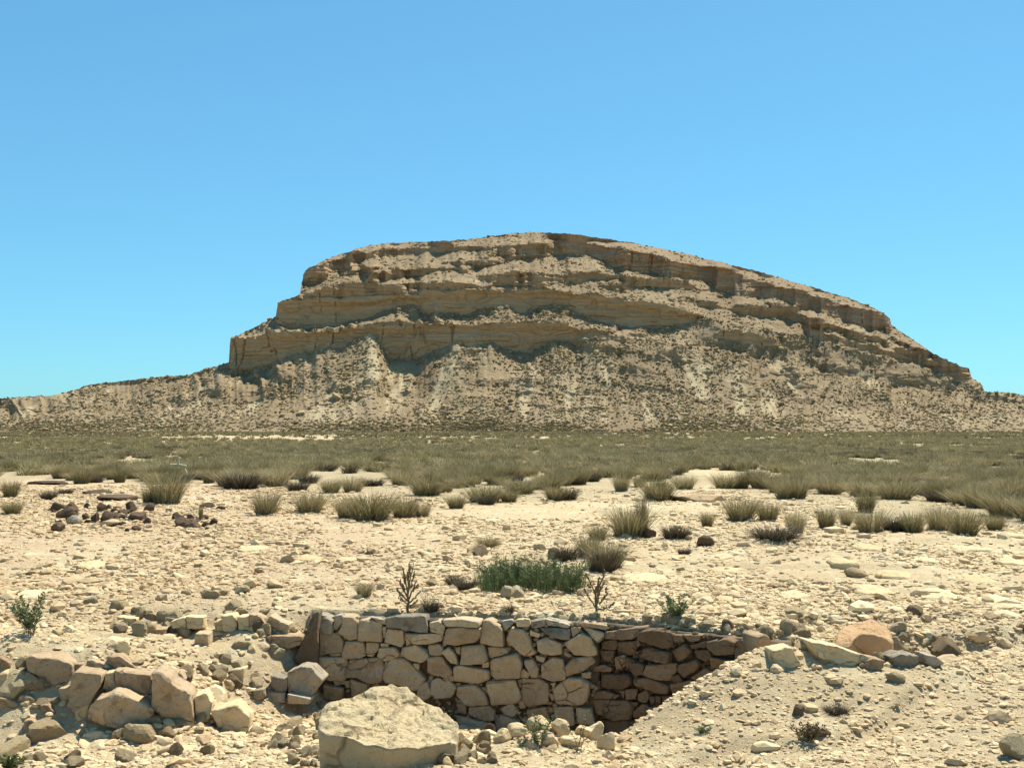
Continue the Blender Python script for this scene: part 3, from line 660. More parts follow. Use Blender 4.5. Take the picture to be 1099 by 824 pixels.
blocks = [
 ('195,175 220,165 430,190 520,230 530,290 500,390 440,400 360,365 195,270', 11.93, .5, m_warm, 'brown squared block, upper left of the embedded block row, under a pale ledge'),
 ('175,290 200,285 370,380 350,430 310,435 175,410', 11.72, .35, m_warm, 'brown wedge block under the upper left squared block'),
 ('525,300 560,285 740,310 740,360 650,530 590,620 505,530', 11.72, .45, m_warm, 'upright reddish block with a tilted foot, middle of the embedded block row'),
 ('430,405 520,395 495,530 440,480', 11.72, .3, m_warm, 'small reddish block wedged left of the upright reddish block'),
 ('540,225 610,220 615,280 545,275', 12.0, .2, m_warm, 'smallest dark square stone above the upright reddish block'),
 ('640,195 690,190 760,220 760,290 640,275', 12.0, .25, m_warm, 'small brown stone right of the smallest square stone'),
 ('655,560 700,490 840,440 920,450 1070,530 1130,560 1105,720 880,710 650,630', 11.47, .55, m_warm, 'largest brown block lying tilted at the foot of the embedded block row'),
 ('840,270 1000,290 1110,300 1110,480 1050,480 860,420', 11.55, .5, m_warm, 'flat faced brown block above the largest tilted block'),
 ('790,170 890,165 960,220 1050,270 980,285 850,265', 11.93, .35, m_warm, 'thin dark slab lying on top of the flat faced brown block'),
 ('1120,290 1180,275 1260,330 1270,370 1400,450 1425,680 1340,680 1115,560', 11.72, .5, m_warm, 'tall brown block closing the right end of the embedded block row'),
 ('1250,280 1330,290 1370,340 1280,380 1250,320', 11.72, .25, m_warm, 'small brown stone on the shoulder of the tall end block'),
 ('0,165 70,220 75,265 0,270', 12.0, .4, m_warm, 'brown block cut by the left edge of the picture'),
 ('0,470 60,480 130,520 120,560 60,570 0,565', 11.4, .35, m_warm, 'brown slab low at the left edge below the rubble'),
 ('300,530 360,520 420,590 380,610 300,600', 11.3, .2, m_warm, 'small brown stone in the rubble below the wedge block'),
 ('70,300 160,270 175,380 110,440 60,400', 11.7, .3, m_pale, 'pale broken block left of the brown wedge block'),
 ('0,290 55,285 60,400 30,450 0,440', 11.7, .3, m_pale, 'pale broken block at the left edge under the brown one'),
 ('560,560 650,520 650,620 600,650 550,620', 11.5, .3, m_pale, 'pale squarish block under the tilted reddish block'),
 ('1430,470 1520,430 1560,520 1540,640 1450,650', 11.6, .35, m_pale, 'pale broken block right of the tall end block'),
 ('780,290 840,280 860,410 830,440 760,400', 11.8, .3, m_pale, 'pale block between the upright reddish one and the flat faced one'),
 ('180,640 230,630 290,690 280,720 180,700', 11.05, .25, m_warm, 'brown stone lying in the rubble at lower left'),
]
for k, (s, Y, bk, mt, lb) in enumerate(blocks):
    block_px('stone_block', zz(s), None, bk, mt, 700+k*13, lb, 'stone block', .18)
# grey blocks at the left foot of the wall, zoom (240,640) x 6.867
g2 = [
 ('470,560 570,520 640,530 725,620 640,740 475,705', 13.3, .45, m_grey, 'large grey block leaning against the left foot of the stone wall'),
 ('470,715 640,750 630,790 470,785', 13.15, .4, m_grey, 'thin grey slab under the large grey block at the wall foot'),
 ('350,580 470,610 465,690 400,710 350,650', 13.3, .4, m_grey, 'grey block with a sunlit top left of the large grey block'),
 ('165,560 200,540 340,620 340,660 240,670 165,620', 13.4, .4, m_grey, 'flat topped grey block at the head of the dry channel'),
 ('130,640 190,650 190,690 140,690', 13.2, .25, m_grey, 'small grey stone tucked beneath the flat topped grey block'),
 ('210,690 290,680 300,740 230,750', 13.1, .25, m_grey, 'rounded grey stone in the shade of the dry channel'),
 ('300,700 450,710 455,780 310,775', 13.25, .35, m_grey, 'low grey stone filling the gap under the sunlit grey block'),
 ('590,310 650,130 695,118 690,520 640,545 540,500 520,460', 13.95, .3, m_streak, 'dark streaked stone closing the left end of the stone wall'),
 ('60,540 150,530 140,660 110,690 60,640', 13.2, .3, m_pale, 'pale upright stone at the left end of the grey blocks'),
 ('310,300 380,285 580,290 575,350 480,380 330,350', 13.95, .35, m_warm, 'long brown stone in the low stone edging left of the wall'),
 ('190,130 260,150 340,230 330,265 190,245', 14.1, .35, m_warm, 'brown sloping stone in the low stone edging'),
 ('340,140 400,180 480,210 470,280 370,265 320,180', 14.1, .35, m_warm, 'brown leaning stone next to the wall end in the low edging'),
 ('100,150 185,145 185,240 110,240', 14.1, .3, m_pale, 'pale squarish stone in the low edging'),
 ('-20,140 60,135 95,200 80,260 0,255', 14.1, .3, m_pale, 'pale rounded stone in the low edging above a dark gap'),
]
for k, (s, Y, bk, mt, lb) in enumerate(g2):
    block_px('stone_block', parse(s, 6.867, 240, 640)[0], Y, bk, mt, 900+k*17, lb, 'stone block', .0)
# zoom (0,620) x 2.7475 : rest of the edging
g3 = [
 ('575,165 615,165 612,225 590,232 572,200', 13.6, .3, m_warm, 'upright brown stone standing in the slope below the low edging'),
 ('410,140 450,135 455,165 415,165', 14.1, .25, m_warm, 'brown stone at the left end of the low edging'),
 ('500,130 545,115 548,145 510,150', 14.1, .25, m_pale, 'small pale stone in the low edging near its left end'),
 ('548,115 600,115 600,150 550,148', 14.12, .25, m_pale, 'pale stone second from the left in the low edging'),
 ('630,130 695,115 700,155 640,158', 14.1, .3, m_pale, 'pale blocky stone near the middle of the low edging'),
 ('440,150 490,150 485,170 440,168', 13.95, .25, m_warm, 'flat brown stone below the left end of the low edging'),
 ('345,115 400,120 400,150 350,150', 14.2, .25, m_pale, 'pale boulder where the low edging begins'),
 ('620,390 700,375 735,410 730,455 650,455', 11.7, .35, m_pale, 'pale stone with a brown face below the tall end block'),
]
for k, (s, Y, bk, mt, lb) in enumerate(g3):
    block_px('stone_block', parse(s, 2.7475, 0, 620)[0], Y, bk, mt, 1100+k*17, lb, 'stone block', .1)
# boulders right of the wing, zoom (860,640) x 7.85
g4 = [
 ('100,390 160,400 300,420 580,510 470,590 300,565 150,520', 12.02, .45, m_pale, 'long tan slab lying below the rust brown boulder', .1),
 ('470,590 600,520 700,540 690,600 640,630 520,600', 12.0, .3, m_warm, 'small brown stone under the rust brown boulder', 0),
 ('770,520 850,490 990,500 1000,560 940,610 790,615', 12.08, .35, m_grey, 'grey brown stone right of the rust brown boulder', 0),
 ('1040,490 1130,500 1200,560 1100,600 1050,570', 12.1, .3, m_grey, 'grey stone at the right end of the boulder row', 0),
]
for k, (s, Y, bk, mt, lb, yw) in enumerate(g4):
    block_px('stone_block', parse(s, 7.85, 860, 640)[0], None, bk, mt, 1300+k*17, lb, 'stone block', yw)
o = prism_rock('boulder', [at(*q) for q in ((894,690,12.6),(899,675,13.0),(915,668,13.3),(937,662,13.4),(952,672,13.2),(959,686,12.9),(955,684,12.6),(940,677,12.5),(925,676,12.5),(912,690,12.4))], .36, m_orange, 1401, .02, -.16, 120, .03)
tag(o, 'rust brown boulder with a pale sunlit top right of the wing wall', 'boulder')
g5 = [
 ('960,140 1010,130 1060,190 1045,260 1000,290 965,200', 12.3, .4, m_warm, 'tan end stone of the wing wall with a shaded left side', .2),
 ('1045,215 1150,200 1200,290 1130,310 1040,300', 12.1, .35, m_pale, 'tan triangular stone between the wing wall and the long slab', 0),
]
for k, (s, Y, bk, mt, lb, yw) in enumerate(g5):
    block_px('stone_block', parse(s, 4.995, 620, 655)[0], None if k else Y, bk, mt, 1500+k*17, lb, 'stone block', yw)

def place_rock(px, py, wpx, hpx, mat, seed, label, group=None, cat='rock', sub=4, depth=.8, name='rock', sink=.25, share=None):
    p = hit(px, py); k = p[1]/F
    w, h = wpx*k/2, hpx*k
    sc = (w, w*depth, h*.62)
    if share is None:
        V, Fc = polytope(seed, sub, 9, .45, .14, 2.4)
        o = mesh_np(name, V*np.array(sc)/1.0, Fc, mat, None, sub > 3)
    else:
        o = bpy.data.objects.new(name, share); C.objects.link(o); o.scale = sc
    o.location = (p[0], p[1]+w*depth*.8, p[2]+h*(.5-sink))
    o.rotation_euler.z = (seed*.7) % 6.28 if share is not None else 0
    return tag(o, label, cat, group)
# light heap in front of the wall
heap = [(548,778,22,16),(565,768,20,16),(585,764,34,24),(603,771,26,20),(618,774,34,16),(580,783,26,20),(601,789,20,18),(625,790,24,18),(640,793,22,20),(556,790,26,16),(540,794,20,14),(652,803,20,22),(612,800,24,14),(590,800,18,14),(570,801,22,12)]
for k, (a, b_, w, h) in enumerate(heap):
    place_rock(a, b_+2, w, h, m_pale, 1600+k, 'bright pale stone in the loose heap in front of the wall', 'stones of the pale heap before the wall')
# dark stones, far left
for k, (a, b_, w, h, mt, lb) in enumerate([
 (62,548,20,11,m_dark,'dark flat stone at the back of the dark stone cluster'),(68,556,23,13,m_dark,'largest dark rounded stone of the dark stone cluster'),(61,571,15,10,m_dark,'lone black stone in front of the dark stone cluster'),
 (82,552,12,7,m_dark,'small dark stone beside the largest dark rounded one'),(78,564,15,11,m_grey,'grey stone at the front of the dark stone cluster'),(100,561,15,13,m_dark,'dark upright stone in the middle of the dark stone cluster'),
 (115,565,28,8,m_warm,'reddish flat slab in front of the dark stone cluster'),(113,555,10,7,m_dark,'dark small stone right of the dark upright one'),(128,557,15,7,m_warm,'brown flat stone in the trail of the dark cluster'),
 (147,559,20,10,m_dark,'dark brown stone at the right end of the dark stone cluster'),(158,567,9,6,m_warm,'small brown stone past the dark cluster'),(92,556,9,6,m_warm,'small brown stone amid the dark stone cluster'),
 (192,566,20,11,m_dark,'black crumbly stone beside the small upright grass sprig'),(206,567,17,8,m_dark,'low black stone in front of the small grass sprig'),(195,570,6,5,m_pale,'small white stone lying against the black crumbly stone'),
 (222,545,15,6,m_dark,'dark low stone behind the small grass sprig'),(237,547,10,5,m_dark,'dark small stone right of the low dark one'),
 (97,531,34,6,m_dark,'long dark ledge stone on the pale flat'),(122,537,38,7,m_dark,'longest dark ledge stone before the grass belt'),(48,520,44,4,m_dark,'thin dark ledge far left by the grass belt'),
 (758,539,70,10,m_warm,'low brown rock ledge in the gap of the grass belt'),(697,577,14,16,m_dark,'dark leaning stone right of the tall spiky tussock'),(757,587,18,12,m_dark,'dark knobbly lump on the pale gravel'),
 (1065,665,18,8,m_warm,'brown stone alone on the right gravel'),(885,628,20,6,m_warm,'brown flat stone on the right flats'),
 (524,790,16,13,m_dark,'black stone added for the dark shaded hole in the bottom of the pit'),(880,790,30,9,m_dark,'dark crumbly clod in the scarp of the near bank'),(1000,690,26,16,m_pale,'pale stone right of the boulder row'),  # first one: shade of the deepest pit hole, put in as a black stone
 ]):
    place_rock(a, b_, w, h, mt, 1700+k*3, lb)
# flat limestone plates on the right-hand flats
plates = [(935,635,46,12),(1010,640,60,14),(1075,648,56,16),(960,617,44,9),(1050,623,44,9),(905,604,36,7),(1000,603,40,7),(1085,604,36,7),(690,622,60,11),(660,606,60,8),(720,600,40,6),(850,640,34,8),(780,612,40,7),(1040,590,46,6),(930,588,40,6),(1085,575,30,5),(30,640,44,9),(100,607,40,7),(270,590,40,5),(330,600,36,6)]
for k, (a, b_, w, h) in enumerate(plates):
    p = hit(a, b_); s = p[1]/F; w2 = w*s/2; d2 = max(.12, h*s*p[1]/CZ*.38)
    th = np.linspace(0, 6.283, 11)[:-1]; rr = rng.uniform(.75, 1.1, 10)
    top = [np.array([p[0]+w2*math.cos(q)*r, p[1]+d2*math.sin(q)*r, p[2]+.04+.02*math.sin(q)]) for q, r in zip(th, rr)]
    o = prism_rock('limestone_plate', top, .14, m_pale, 1900+k, .012, .05, 60, .02)
    tag(o, 'pale flat limestone plate breaking out of the stony ground', 'rock plate', 'flat limestone plates in the ground')
# larger loose stones, one by one
shared = []
for k in range(9):
    V, Fc = polytope(2100+k, 3, 9, .5, .06, 2.5)
    for nm, mt in (('a', m_pale), ('b', m_warm)):
        me = mesh_np('tmp', V, Fc, mt); d = me.data; bpy.data.objects.remove(me); d.name = 'rock'; shared.append(d)
cnt = 0
while cnt < 100:
    a = rng.uniform(-10, 1110); b_ = 575+250*rng.random()**.9
    if 330 < a < 830 and 655 < b_: continue
    if a > 640 and b_ > 700 and rng.random() < .85: continue
    p = hit(a, b_)
    if abs(p[1]-yline(p[0])) < .35 and WA[0] < p[0] < WC[0]: continue
    s = rng.gamma(2.2, .02)+.05
    wpx = s*2/p[1]*F; 
    mt = shared[rng.integers(0, 9)*2+(1 if (rng.random() < .1) else 0)]
    red_ = mt.materials[0] == m_warm
    lb = ('brownish' if red_ else 'pale')+' loose stone lying among the gravel '+('on the lower bank by the pit' if b_ > 690 else 'on the upper flat')
    place_rock(a, b_, wpx, wpx*rng.uniform(.4, .7), None, int(rng.integers(1e6)), lb, lb.replace('stone', 'stones'), share=mt)
    cnt += 1

sh_dark = []
for k in range(6):
    V, Fc = polytope(2150+k, 3, 9, .45, .12, 2.5); me = mesh_np('tmp', V, Fc, m_dark); d = me.data; bpy.data.objects.remove(me); d.name = 'rock'; sh_dark.append(d)
def strew(n, x0, x1, y0, y1, lb, grp, smin, smax, seed, slope=0., pool=None):
    r = np.random.default_rng(seed)
    for k in range(n):
        a = r.uniform(x0, x1); b_ = r.uniform(y0, y1)+slope*(a-x0)
        w_ = r.uniform(smin, smax)
        me = shared[r.integers(0, 9)*2+(1 if r.random() < .1 else 0)]
        if pool: me = pool[r.integers(0, len(pool))]
        o = place_rock(a, b_, w_, w_*r.uniform(.5, .9), None, int(r.integers(1e6)), lb, grp, share=me)
        o.rotation_euler.x = r.normal(0, .3)
strew(26, 2, 225, 712, 775, 'pale rubble stone wedged between the embedded left blocks', 'rubble stones among the embedded left blocks', 7, 20, 41, .1)
strew(38, 122, 325, 660, 680, 'pale stone in the low rubble edging left of the wall', 'rubble stones of the low edging', 8, 20, 42, .06)
strew(30, 215, 345, 700, 760, 'pale stone on the slope between the edging and the channel', 'stones on the slope left of the wall', 7, 20, 43)
strew(44, 690, 840, 664, 672, 'pale rubble stone lying along the top of the wing wall', 'rubble stones along the wing wall top', 6, 17, 44, .1)
strew(40, 826, 1010, 676, 712, 'pale stone heaped around the rust brown boulder', 'stones around the rust brown boulder', 8, 24, 45)
strew(46, 425, 530, 792, 824, 'pale stone in the rubble at the right foot of the largest boulder', 'rubble at the right foot of the largest boulder', 8, 21, 47, 0, shared[0::2])
strew(30, 52, 165, 546, 573, 'small dark brown stone in the dark stone cluster at far left', 'small stones of the dark cluster', 5, 15, 49, 0, sh_dark)
strew(12, 184, 228, 556, 568, 'small black stone by the upright grass sprig', 'small black stones by the sprig', 5, 13, 50, 0, sh_dark)
strew(24, 300, 345, 770, 824, 'pale stone left of the largest boulder', 'stones left of the largest boulder', 8, 22, 48, 0, shared[0::2])
strew(30, 470, 690, 664, 669, 'small pale stone on the wall coping', 'small stones on the wall coping', 5, 13, 46, .02)

# the smallest of the loose stones become one mass of rubble, the 290 largest stay single
allr = [o for o in C.objects if o.name.startswith('rock')]
small = sorted((o for o in allr if o.data.users > 1), key=lambda o: o.scale.x/o.location.y)[:max(0, len(allr)-290)]
mats = []; VV, FF, MI = [], [], []; off = 0
bpy.context.view_layer.update()
for o in small:
    me = o.data; V = np.empty(len(me.vertices)*3); me.vertices.foreach_get('co', V); V = V.reshape(-1, 3)
    f = np.empty(len(me.polygons)*3, np.int32); me.polygons.foreach_get('vertices', f)
    m4 = np.array(o.matrix_world); VV.append(V@m4[:3, :3].T+m4[:3, 3]); FF.append(f.reshape(-1, 3)+off); off += len(V)
    if me.materials[0] not in mats: mats.append(me.materials[0])
    MI.append(np.full(len(me.polygons), mats.index(me.materials[0]), np.int32))
if small:
    ob = mesh_np('rubble', np.vstack(VV), np.concatenate(FF), mats[0])
    for m_ in mats[1:]: ob.data.materials.append(m_)
    ob.data.polygons.foreach_set('material_index', np.concatenate(MI)); ob.data.update()
    tag(ob, 'small loose stones scattered round the wall, the banks and the boulders', 'rubble', kind='stuff')
    for o in small: bpy.data.objects.remove(o)

# ------------------------------------------------------------------ gravel
gP = np.stack([X, Yg, Z], -1); cA = np.linalg.norm(np.cross(gP[:-1, 1:]-gP[:-1, :-1], gP[1:, :-1]-gP[:-1, :-1]), axis=2)
cC = .25*(gP[:-1, 1:]+gP[:-1, :-1]+gP[1:, :-1]+gP[1:, 1:])
def gravel(n, y0, y1, smin, smean, name, label, bases):
    m_ = (cC[..., 1] > y0) & (cC[..., 1] < y1) & (np.abs(cC[..., 0]) < .53*cC[..., 1]+.3)
    a_, b_ = np.where(m_); Xv, Yv = cC[a_, b_, 0], cC[a_, b_, 1]
    px, py = pxpy(Xv, Yv)
    dens = np.clip(.55+1.1*fbm(Xv*.35, Yv*.35, None, 201, 3), .12, 1)
    for (gx, gy, rx, ry, k) in ((590,548,150,11,.9),(760,545,45,10,.85),(690,612,60,9,.5),(560,640,80,8,.5),(600,590,60,10,.3)):
        dens *= 1-k*sstep(1.2, .7, np.hypot((px-gx)/rx, (py-gy)/ry))
    dens *= 1-.85*np.where(Yv > 28, vegdens(Xv, Yv), 0)
    d = Yv-yline(Xv); wl = (Xv > WA[0]) & (Xv < WC[0])
    dens *= np.where(wl & (d > -.1) & (d < .32), 0, 1)
    if smin > .012: dens *= 1-.8*sstep(.6, 1.4, Xv)*sstep(12.6, 12.2, Yv)*sstep(-.95, -.6, cC[a_, b_, 2])
    w_ = cA[a_, b_]*dens; k = rng.choice(len(w_), n, p=w_/w_.sum()); m = n
    ii, jj = a_[k], b_[k]; u, v = rng.random((n, 1)), rng.random((n, 1))
    q = gP[ii, jj]*(1-u)*(1-v)+gP[ii, jj+1]*u*(1-v)+gP[ii+1, jj]*(1-u)*v+gP[ii+1, jj+1]*u*v
    Xv, Yv, Zv = q[:, 0], q[:, 1], q[:, 2]
    s = smin*.8+rng.gamma(1.1, smean/1.1, m)
    scl = np.stack([s*rng.uniform(.9, 1.5, m), s*rng.uniform(.7, 1.1, m), s*rng.uniform(.35, .75, m)], -1)
    tone = np.clip(rng.normal(.55, .25, m), 0, 1)
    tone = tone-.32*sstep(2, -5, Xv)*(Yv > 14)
    pos = np.stack([Xv, Yv, Zv+scl[:, 2]*(rng.random(m)*.75-.35)], -1)
    o = merge(bases, rng.integers(0, len(bases), m), pos, scl, rng.uniform(0, 6.28, m), rng.normal(0, .3, m), name, m_gravel, np.clip(tone, 0, 1))
    tag(o, label, 'gravel', kind='stuff')
b2 = [polytope(2200+k, 2, 8, .5, .08, 2.5) for k in range(10)]
b1_ = [polytope(2220+k, 1, 9, .6, .12, 2.5) for k in range(10)]
gravel(13000, 7.3, 17, .017, .018, 'gravel', 'pale angular stones covering the near banks', b2)
gravel(42000, 7.3, 17, .008, .011, 'gravel', 'fine pale grit on the near banks', b1_)
gravel(52000, 14, 44, .018, .022, 'gravel', 'pale and brownish stones covering the stony flat behind the wall', b1_)

# ------------------------------------------------------------------ grass tussocks
def blades(seed, n, width, spread=.45, hmin=.5, curl=.5, segs=3, base=.25, upright=.15):
    r = np.random.default_rng(seed)
    az = r.uniform(0, 2*np.pi, n); rb = base*np.sqrt(r.random(n))
    L = r.uniform(hmin, 1.05, n); lean = np.abs(r.normal(upright, spread*.6, n)); cu = r.uniform(.1, 1, n)*curl
    ob = np.stack([rb*np.cos(az), rb*np.sin(az)], -1); az2 = az+r.normal(0, .5, n)
    out = np.stack([np.cos(az2), np.sin(az2)], -1)
    ts = np.linspace(0, 1, segs+1); VV = []; 
    sd = np.stack([-np.sin(az2), np.cos(az2)], -1)
    tw = r.uniform(-1, 1, n)
    sd = sd*np.cos(tw)[:, None]+out*np.sin(tw)[:, None]
    for q in ts:
        h = (q-.28*cu*q*q)*L; d = (lean*q+cu*q*q)*L*.75
        xy = ob+out*d[:, None]; ww = width*(1-.75*q)
        VV.append(np.stack([np.c_[xy+sd*ww, h], np.c_[xy-sd*ww, h]], 1))
    VV = np.stack(VV, 1)                                 # n, segs+1, 2, 3
    m = (segs+1)*2
    f = np.array([[2*k, 2*k+1, 2*k+3, 2*k+2] for k in range(segs)])
    Fc = (f[None]+(np.arange(n)*m)[:, None, None]).reshape(-1, 4)
    tone = np.repeat(r.random(n), m)
    V = VV.reshape(-1, 3); V[:, 2] -= .03
    return V, Fc, tone
def tuft_mesh(seed, mat, n, width, **k):
    V, Fc, tone = blades(seed, n, width, **k)
    o = mesh_np('grass_tussock', V, Fc, mat, {'tone': tone}); d = o.data; bpy.data.objects.remove(o); return d
tm = {'g': [tuft_mesh(3000+k, m_olive, 640, .011, base=.42, spread=.85, curl=.6, hmin=.6) for k in range(6)],
      'p': [tuft_mesh(3100+k, m_straw, 600, .011, base=.42, spread=.8, curl=.6, hmin=.6) for k in range(5)],
      'd': [tuft_mesh(3200+k, m_brown, 700, .016, base=.6, spread=.9, curl=.7, hmin=.45) for k in range(3)],
      's': [tuft_mesh(3300+k, m_olive, 260, .016, base=.35, spread=.18, curl=.15, hmin=.6) for k in range(2)]}
def tuft(kind, p, w, h, label, group=None, k=0):
    me = tm[kind][k % len(tm[kind])]
    o = bpy.data.objects.new('grass_tussock', me); C.objects.link(o)
    o.location = p; o.scale = (w*.62, w*.62, h); o.rotation_euler.z = k*2.4
    return tag(o, label, 'grass tussock', group)
TL = [
 (8,534,24,20,'g','olive tussock cut by the left edge, the one farther back'),(10,552,26,15,'g','low olive tussock at the left edge by the dark stones'),(50,536,18,11,'d','small brown tussock behind the dark stone cluster'),
 (175,541,50,36,'p','large pale straw tussock with long blades before the grass belt'),(158,539,20,18,'g','small tussock against the left side of the large pale straw one'),(283,553,38,28,'p','round pale tussock standing alone left of centre'),
 (330,551,42,24,'p','wide pale tussock second right of the lone round one'),(215,559,9,18,'s','small upright grass sprig by the black stones'),(255,525,44,18,'d','dark brown low tussock at the front of the grass belt'),
 (318,527,24,12,'d','dark small tussock in the belt behind the pale round ones'),(354,529,28,16,'g','olive tussock in the belt above the wide pale one'),(395,559,64,34,'g','biggest dark olive tussock on the flat left of centre'),
 (372,556,34,24,'g','olive tussock merging with the left of the biggest one'),(432,556,36,24,'g','olive tussock at the right side of the biggest one'),(452,555,24,16,'p','small straw tussock at the right end of the biggest clump'),
 (489,546,26,15,'g','small olive tussock at the edge of the bare sandy patch'),(522,542,20,11,'d','dark small tussock on the edge of the bare sandy patch'),(546,539,26,14,'g','olive tussock behind the middle of the sandy patch'),
 (608,537,26,14,'d','dark brown tussock behind the sandy patch right of centre'),(678,578,56,36,'g','large olive tussock with tall spikes right of centre'),(690,576,24,44,'s','tall upright grass spikes rising from the large olive tussock'),
 (642,580,26,18,'g','small round tussock left of the tall spiked one'),(655,610,46,30,'g','olive tussock behind the green bush, right part'),(648,614,36,24,'d','brown round tussock just right of the green bush'),(632,600,34,26,'g','grey olive tussock in the clump over the green bush'),(609,602,24,18,'d','brown small tussock above the green bush'),
 (726,578,30,16,'d','brown low tussock right of the tall spiked one'),(524,588,30,11,'g','flat green grey cushion on the gravel above the bush'),(708,538,46,26,'g','tall olive tussock at the belt edge right of the sandy patch'),
 (760,565,18,18,'g','small upright tussock on pale ground right of centre'),(798,560,44,28,'g','broad olive tussock left of the right-hand group'),(826,559,30,20,'g','olive tussock leaning on the broad one'),(856,573,26,26,'p','straw tussock beside the dark dead mound'),
 (836,581,52,15,'d','dark dead mound of grass in front of the straw tussock'),(889,568,26,24,'g','round dark tussock in the right-hand group'),(910,564,20,20,'p','thin straw tussock right of the round dark one'),(938,572,42,28,'p','wide straw tussock in the right-hand group'),
 (962,571,26,18,'d','low brown tussock between two wide ones'),(983,572,34,24,'g','olive tussock at the front of the right-hand group'),(1012,570,36,30,'p','pale tussock with long blades in the right-hand group'),(1040,575,46,30,'g','dark rounded tussock at the front right of the group'),(1071,569,26,18,'g','olive tussock near the right edge'),(1092,552,24,16,'g','olive tussock cut by the right edge'),
 (390,641,24,16,'p','small dry tussock left of the dead thistle'),(545,661,14,11,'d','small round brown tuft just above the wall coping'),(462,660,20,12,'d','dry brown tuft right of the dead thistle'),(500,634,24,14,'d','brown dry tuft at the left end of the green bush'),(487,628,20,12,'d','dry tuft farthest left of the green bush'),
 (69,530,15,6,'d','flat dark clump on the pale flat behind the stones'),(735,595,14,8,'d','little brown tuft on pale ground right of the bush'),(900,768,26,10,'d','dry tuft above the scarp of the near bank'),
]
taken = []
for k, (a, b_, w, h, kd, lb) in enumerate(TL):
    p = hit(a, b_); s = p[1]/F; p[1] += w*s*.3; p[2] = zground(p[:1], p[1:2])[0]-.01
    tuft(kd, p, w*s*1.02, h*s*1.05, lb, k=k); taken.append((p[0], p[1], w*s*.4))
taken = np.array(taken)
# belt
def scatter(y0, y1, dens):
    n = int(.5*1.12*(y1**2-y0**2)*dens)
    Yv = np.sqrt(y0**2+(y1**2-y0**2)*rng.random(n)); Xv = (rng.random(n)-.5)*1.12*Yv
    v = vegdens(Xv, Yv)*np.clip(.78+1.35*fbm(Xv*.13, Yv*.05, None, 211, 3), .08, 1)
    px, py = pxpy(Xv, Yv)
    v = v*np.where((px > 770) & (py > 526), .5, 1)
    k = rng.random(n) < v
    return Xv[k], Yv[k]
Xa, Ya = scatter(24, 110, 1.1)
ok = np.array([np.all(np.hypot(taken[:, 0]-x, taken[:, 1]-y) > taken[:, 2]*.8) for x, y in zip(Xa, Ya)])
Xa, Ya = Xa[ok], Ya[ok]; o_ = np.argsort(Ya); Xa, Ya = Xa[o_], Ya[o_]
Za = zground(Xa, Ya)
inv = np.abs(Xa/Ya) < .47
NI = 300-len(TL)
idx_i = np.where(inv)[0][:NI]; rest = np.setdiff1d(np.arange(len(Xa)), idx_i)
for q, k in enumerate(idx_i):
    kd = rng.choice(['g', 'p', 'd'], p=[.66, .22, .12])
    w, h = rng.uniform(.6, 1.6), rng.uniform(.35, .8)*(.6 if kd == 'd' else 1)
    nm = {'g': 'olive green', 'p': 'pale straw', 'd': 'dark brown'}[kd]
    side = 'left' if Xa[k] < 0 else 'right'
    tuft(kd, (Xa[k], Ya[k], Za[k]-.01), w, h, '%s tussock in the dense front of the grass belt, %s half' % (nm, side), '%s tussocks in the grass belt, %s half' % (nm, side), q)
def belt(Xv, Yv, Zv, nb, wd, name, label, segs, mat, hs=1.):
    bs = [blades(3500+k, nb, wd, base=.5, spread=.8, curl=.6, segs=segs, hmin=.55) for k in range(8)]
    n = len(Xv); w = rng.uniform(.8, 1.5, n)*.62; h = rng.uniform(.3, .72, n)*hs
    idx = rng.integers(0, 8, n); tn = rng.random(n)**1.2
    VV, FF, AA = [], [], []; off = 0
    for b in range(8):
        m = np.where(idx == b)[0]
        if not len(m): continue
        V, Fc, tone = bs[b]; c, s = np.cos(tn[m]*6.28)[:, None], np.sin(tn[m]*6.28)[:, None]
        x = V[None, :, 0]*c-V[None, :, 1]*s; y = V[None, :, 0]*s+V[None, :, 1]*c
        Q = np.stack([x*w[m][:, None]+Xv[m][:, None], y*w[m][:, None]+Yv[m][:, None], V[None, :, 2]*h[m][:, None]+Zv[m][:, None]], -1)
        VV.append(Q.reshape(-1, 3)); FF.append((Fc[None]+(np.arange(len(m))*len(V))[:, None, None]+off).reshape(-1, 4))
        AA.append((tone[None]*.4+.6*tn[m][:, None]).ravel()); off += len(m)*len(V)
    o = mesh_np(name, np.concatenate(VV), np.concatenate(FF), mat, {'tone': np.concatenate(AA)})
    tag(o, label, 'grass', kind='stuff')
Xr, Yr, Zr = Xa[rest], Ya[rest], Za[rest]
dk = rng.random(len(Xr)) < .2+.5*sstep(.0, .35, fbm(Xr*.08, Yr*.03, None, 221, 3))
belt(Xr[~dk], Yr[~dk], Zr[~dk], 150, .026, 'belt_grass', 'olive esparto grass covering the middle of the plain', 2, m_olive)
belt(Xr[dk], Yr[dk], Zr[dk], 150, .028, 'dry_grass', 'low brown dry grass mixed into the grass belt', 2, m_brown2, .75)
for (ya, yb, dn, nb, wd, sg) in ((110, 200, .40, 50, .06, 2), (200, 425, .13, 26, .13, 1)):
    Xb, Yb = scatter(ya, yb, dn); dk = rng.random(len(Xb)) < .15+.6*sstep(.0, .35, fbm(Xb*.03, Yb*.012, None, 222, 3))
    Zb = zground(Xb, Yb)
    belt(Xb[~dk], Yb[~dk], Zb[~dk], nb, wd, 'belt_grass', 'olive grass thinning out towards the mesa', sg, m_olive)
    belt(Xb[dk], Yb[dk], Zb[dk], nb, wd, 'dry_grass', 'brown dry scrub in streaks towards the mesa', sg, m_brown2, .8)

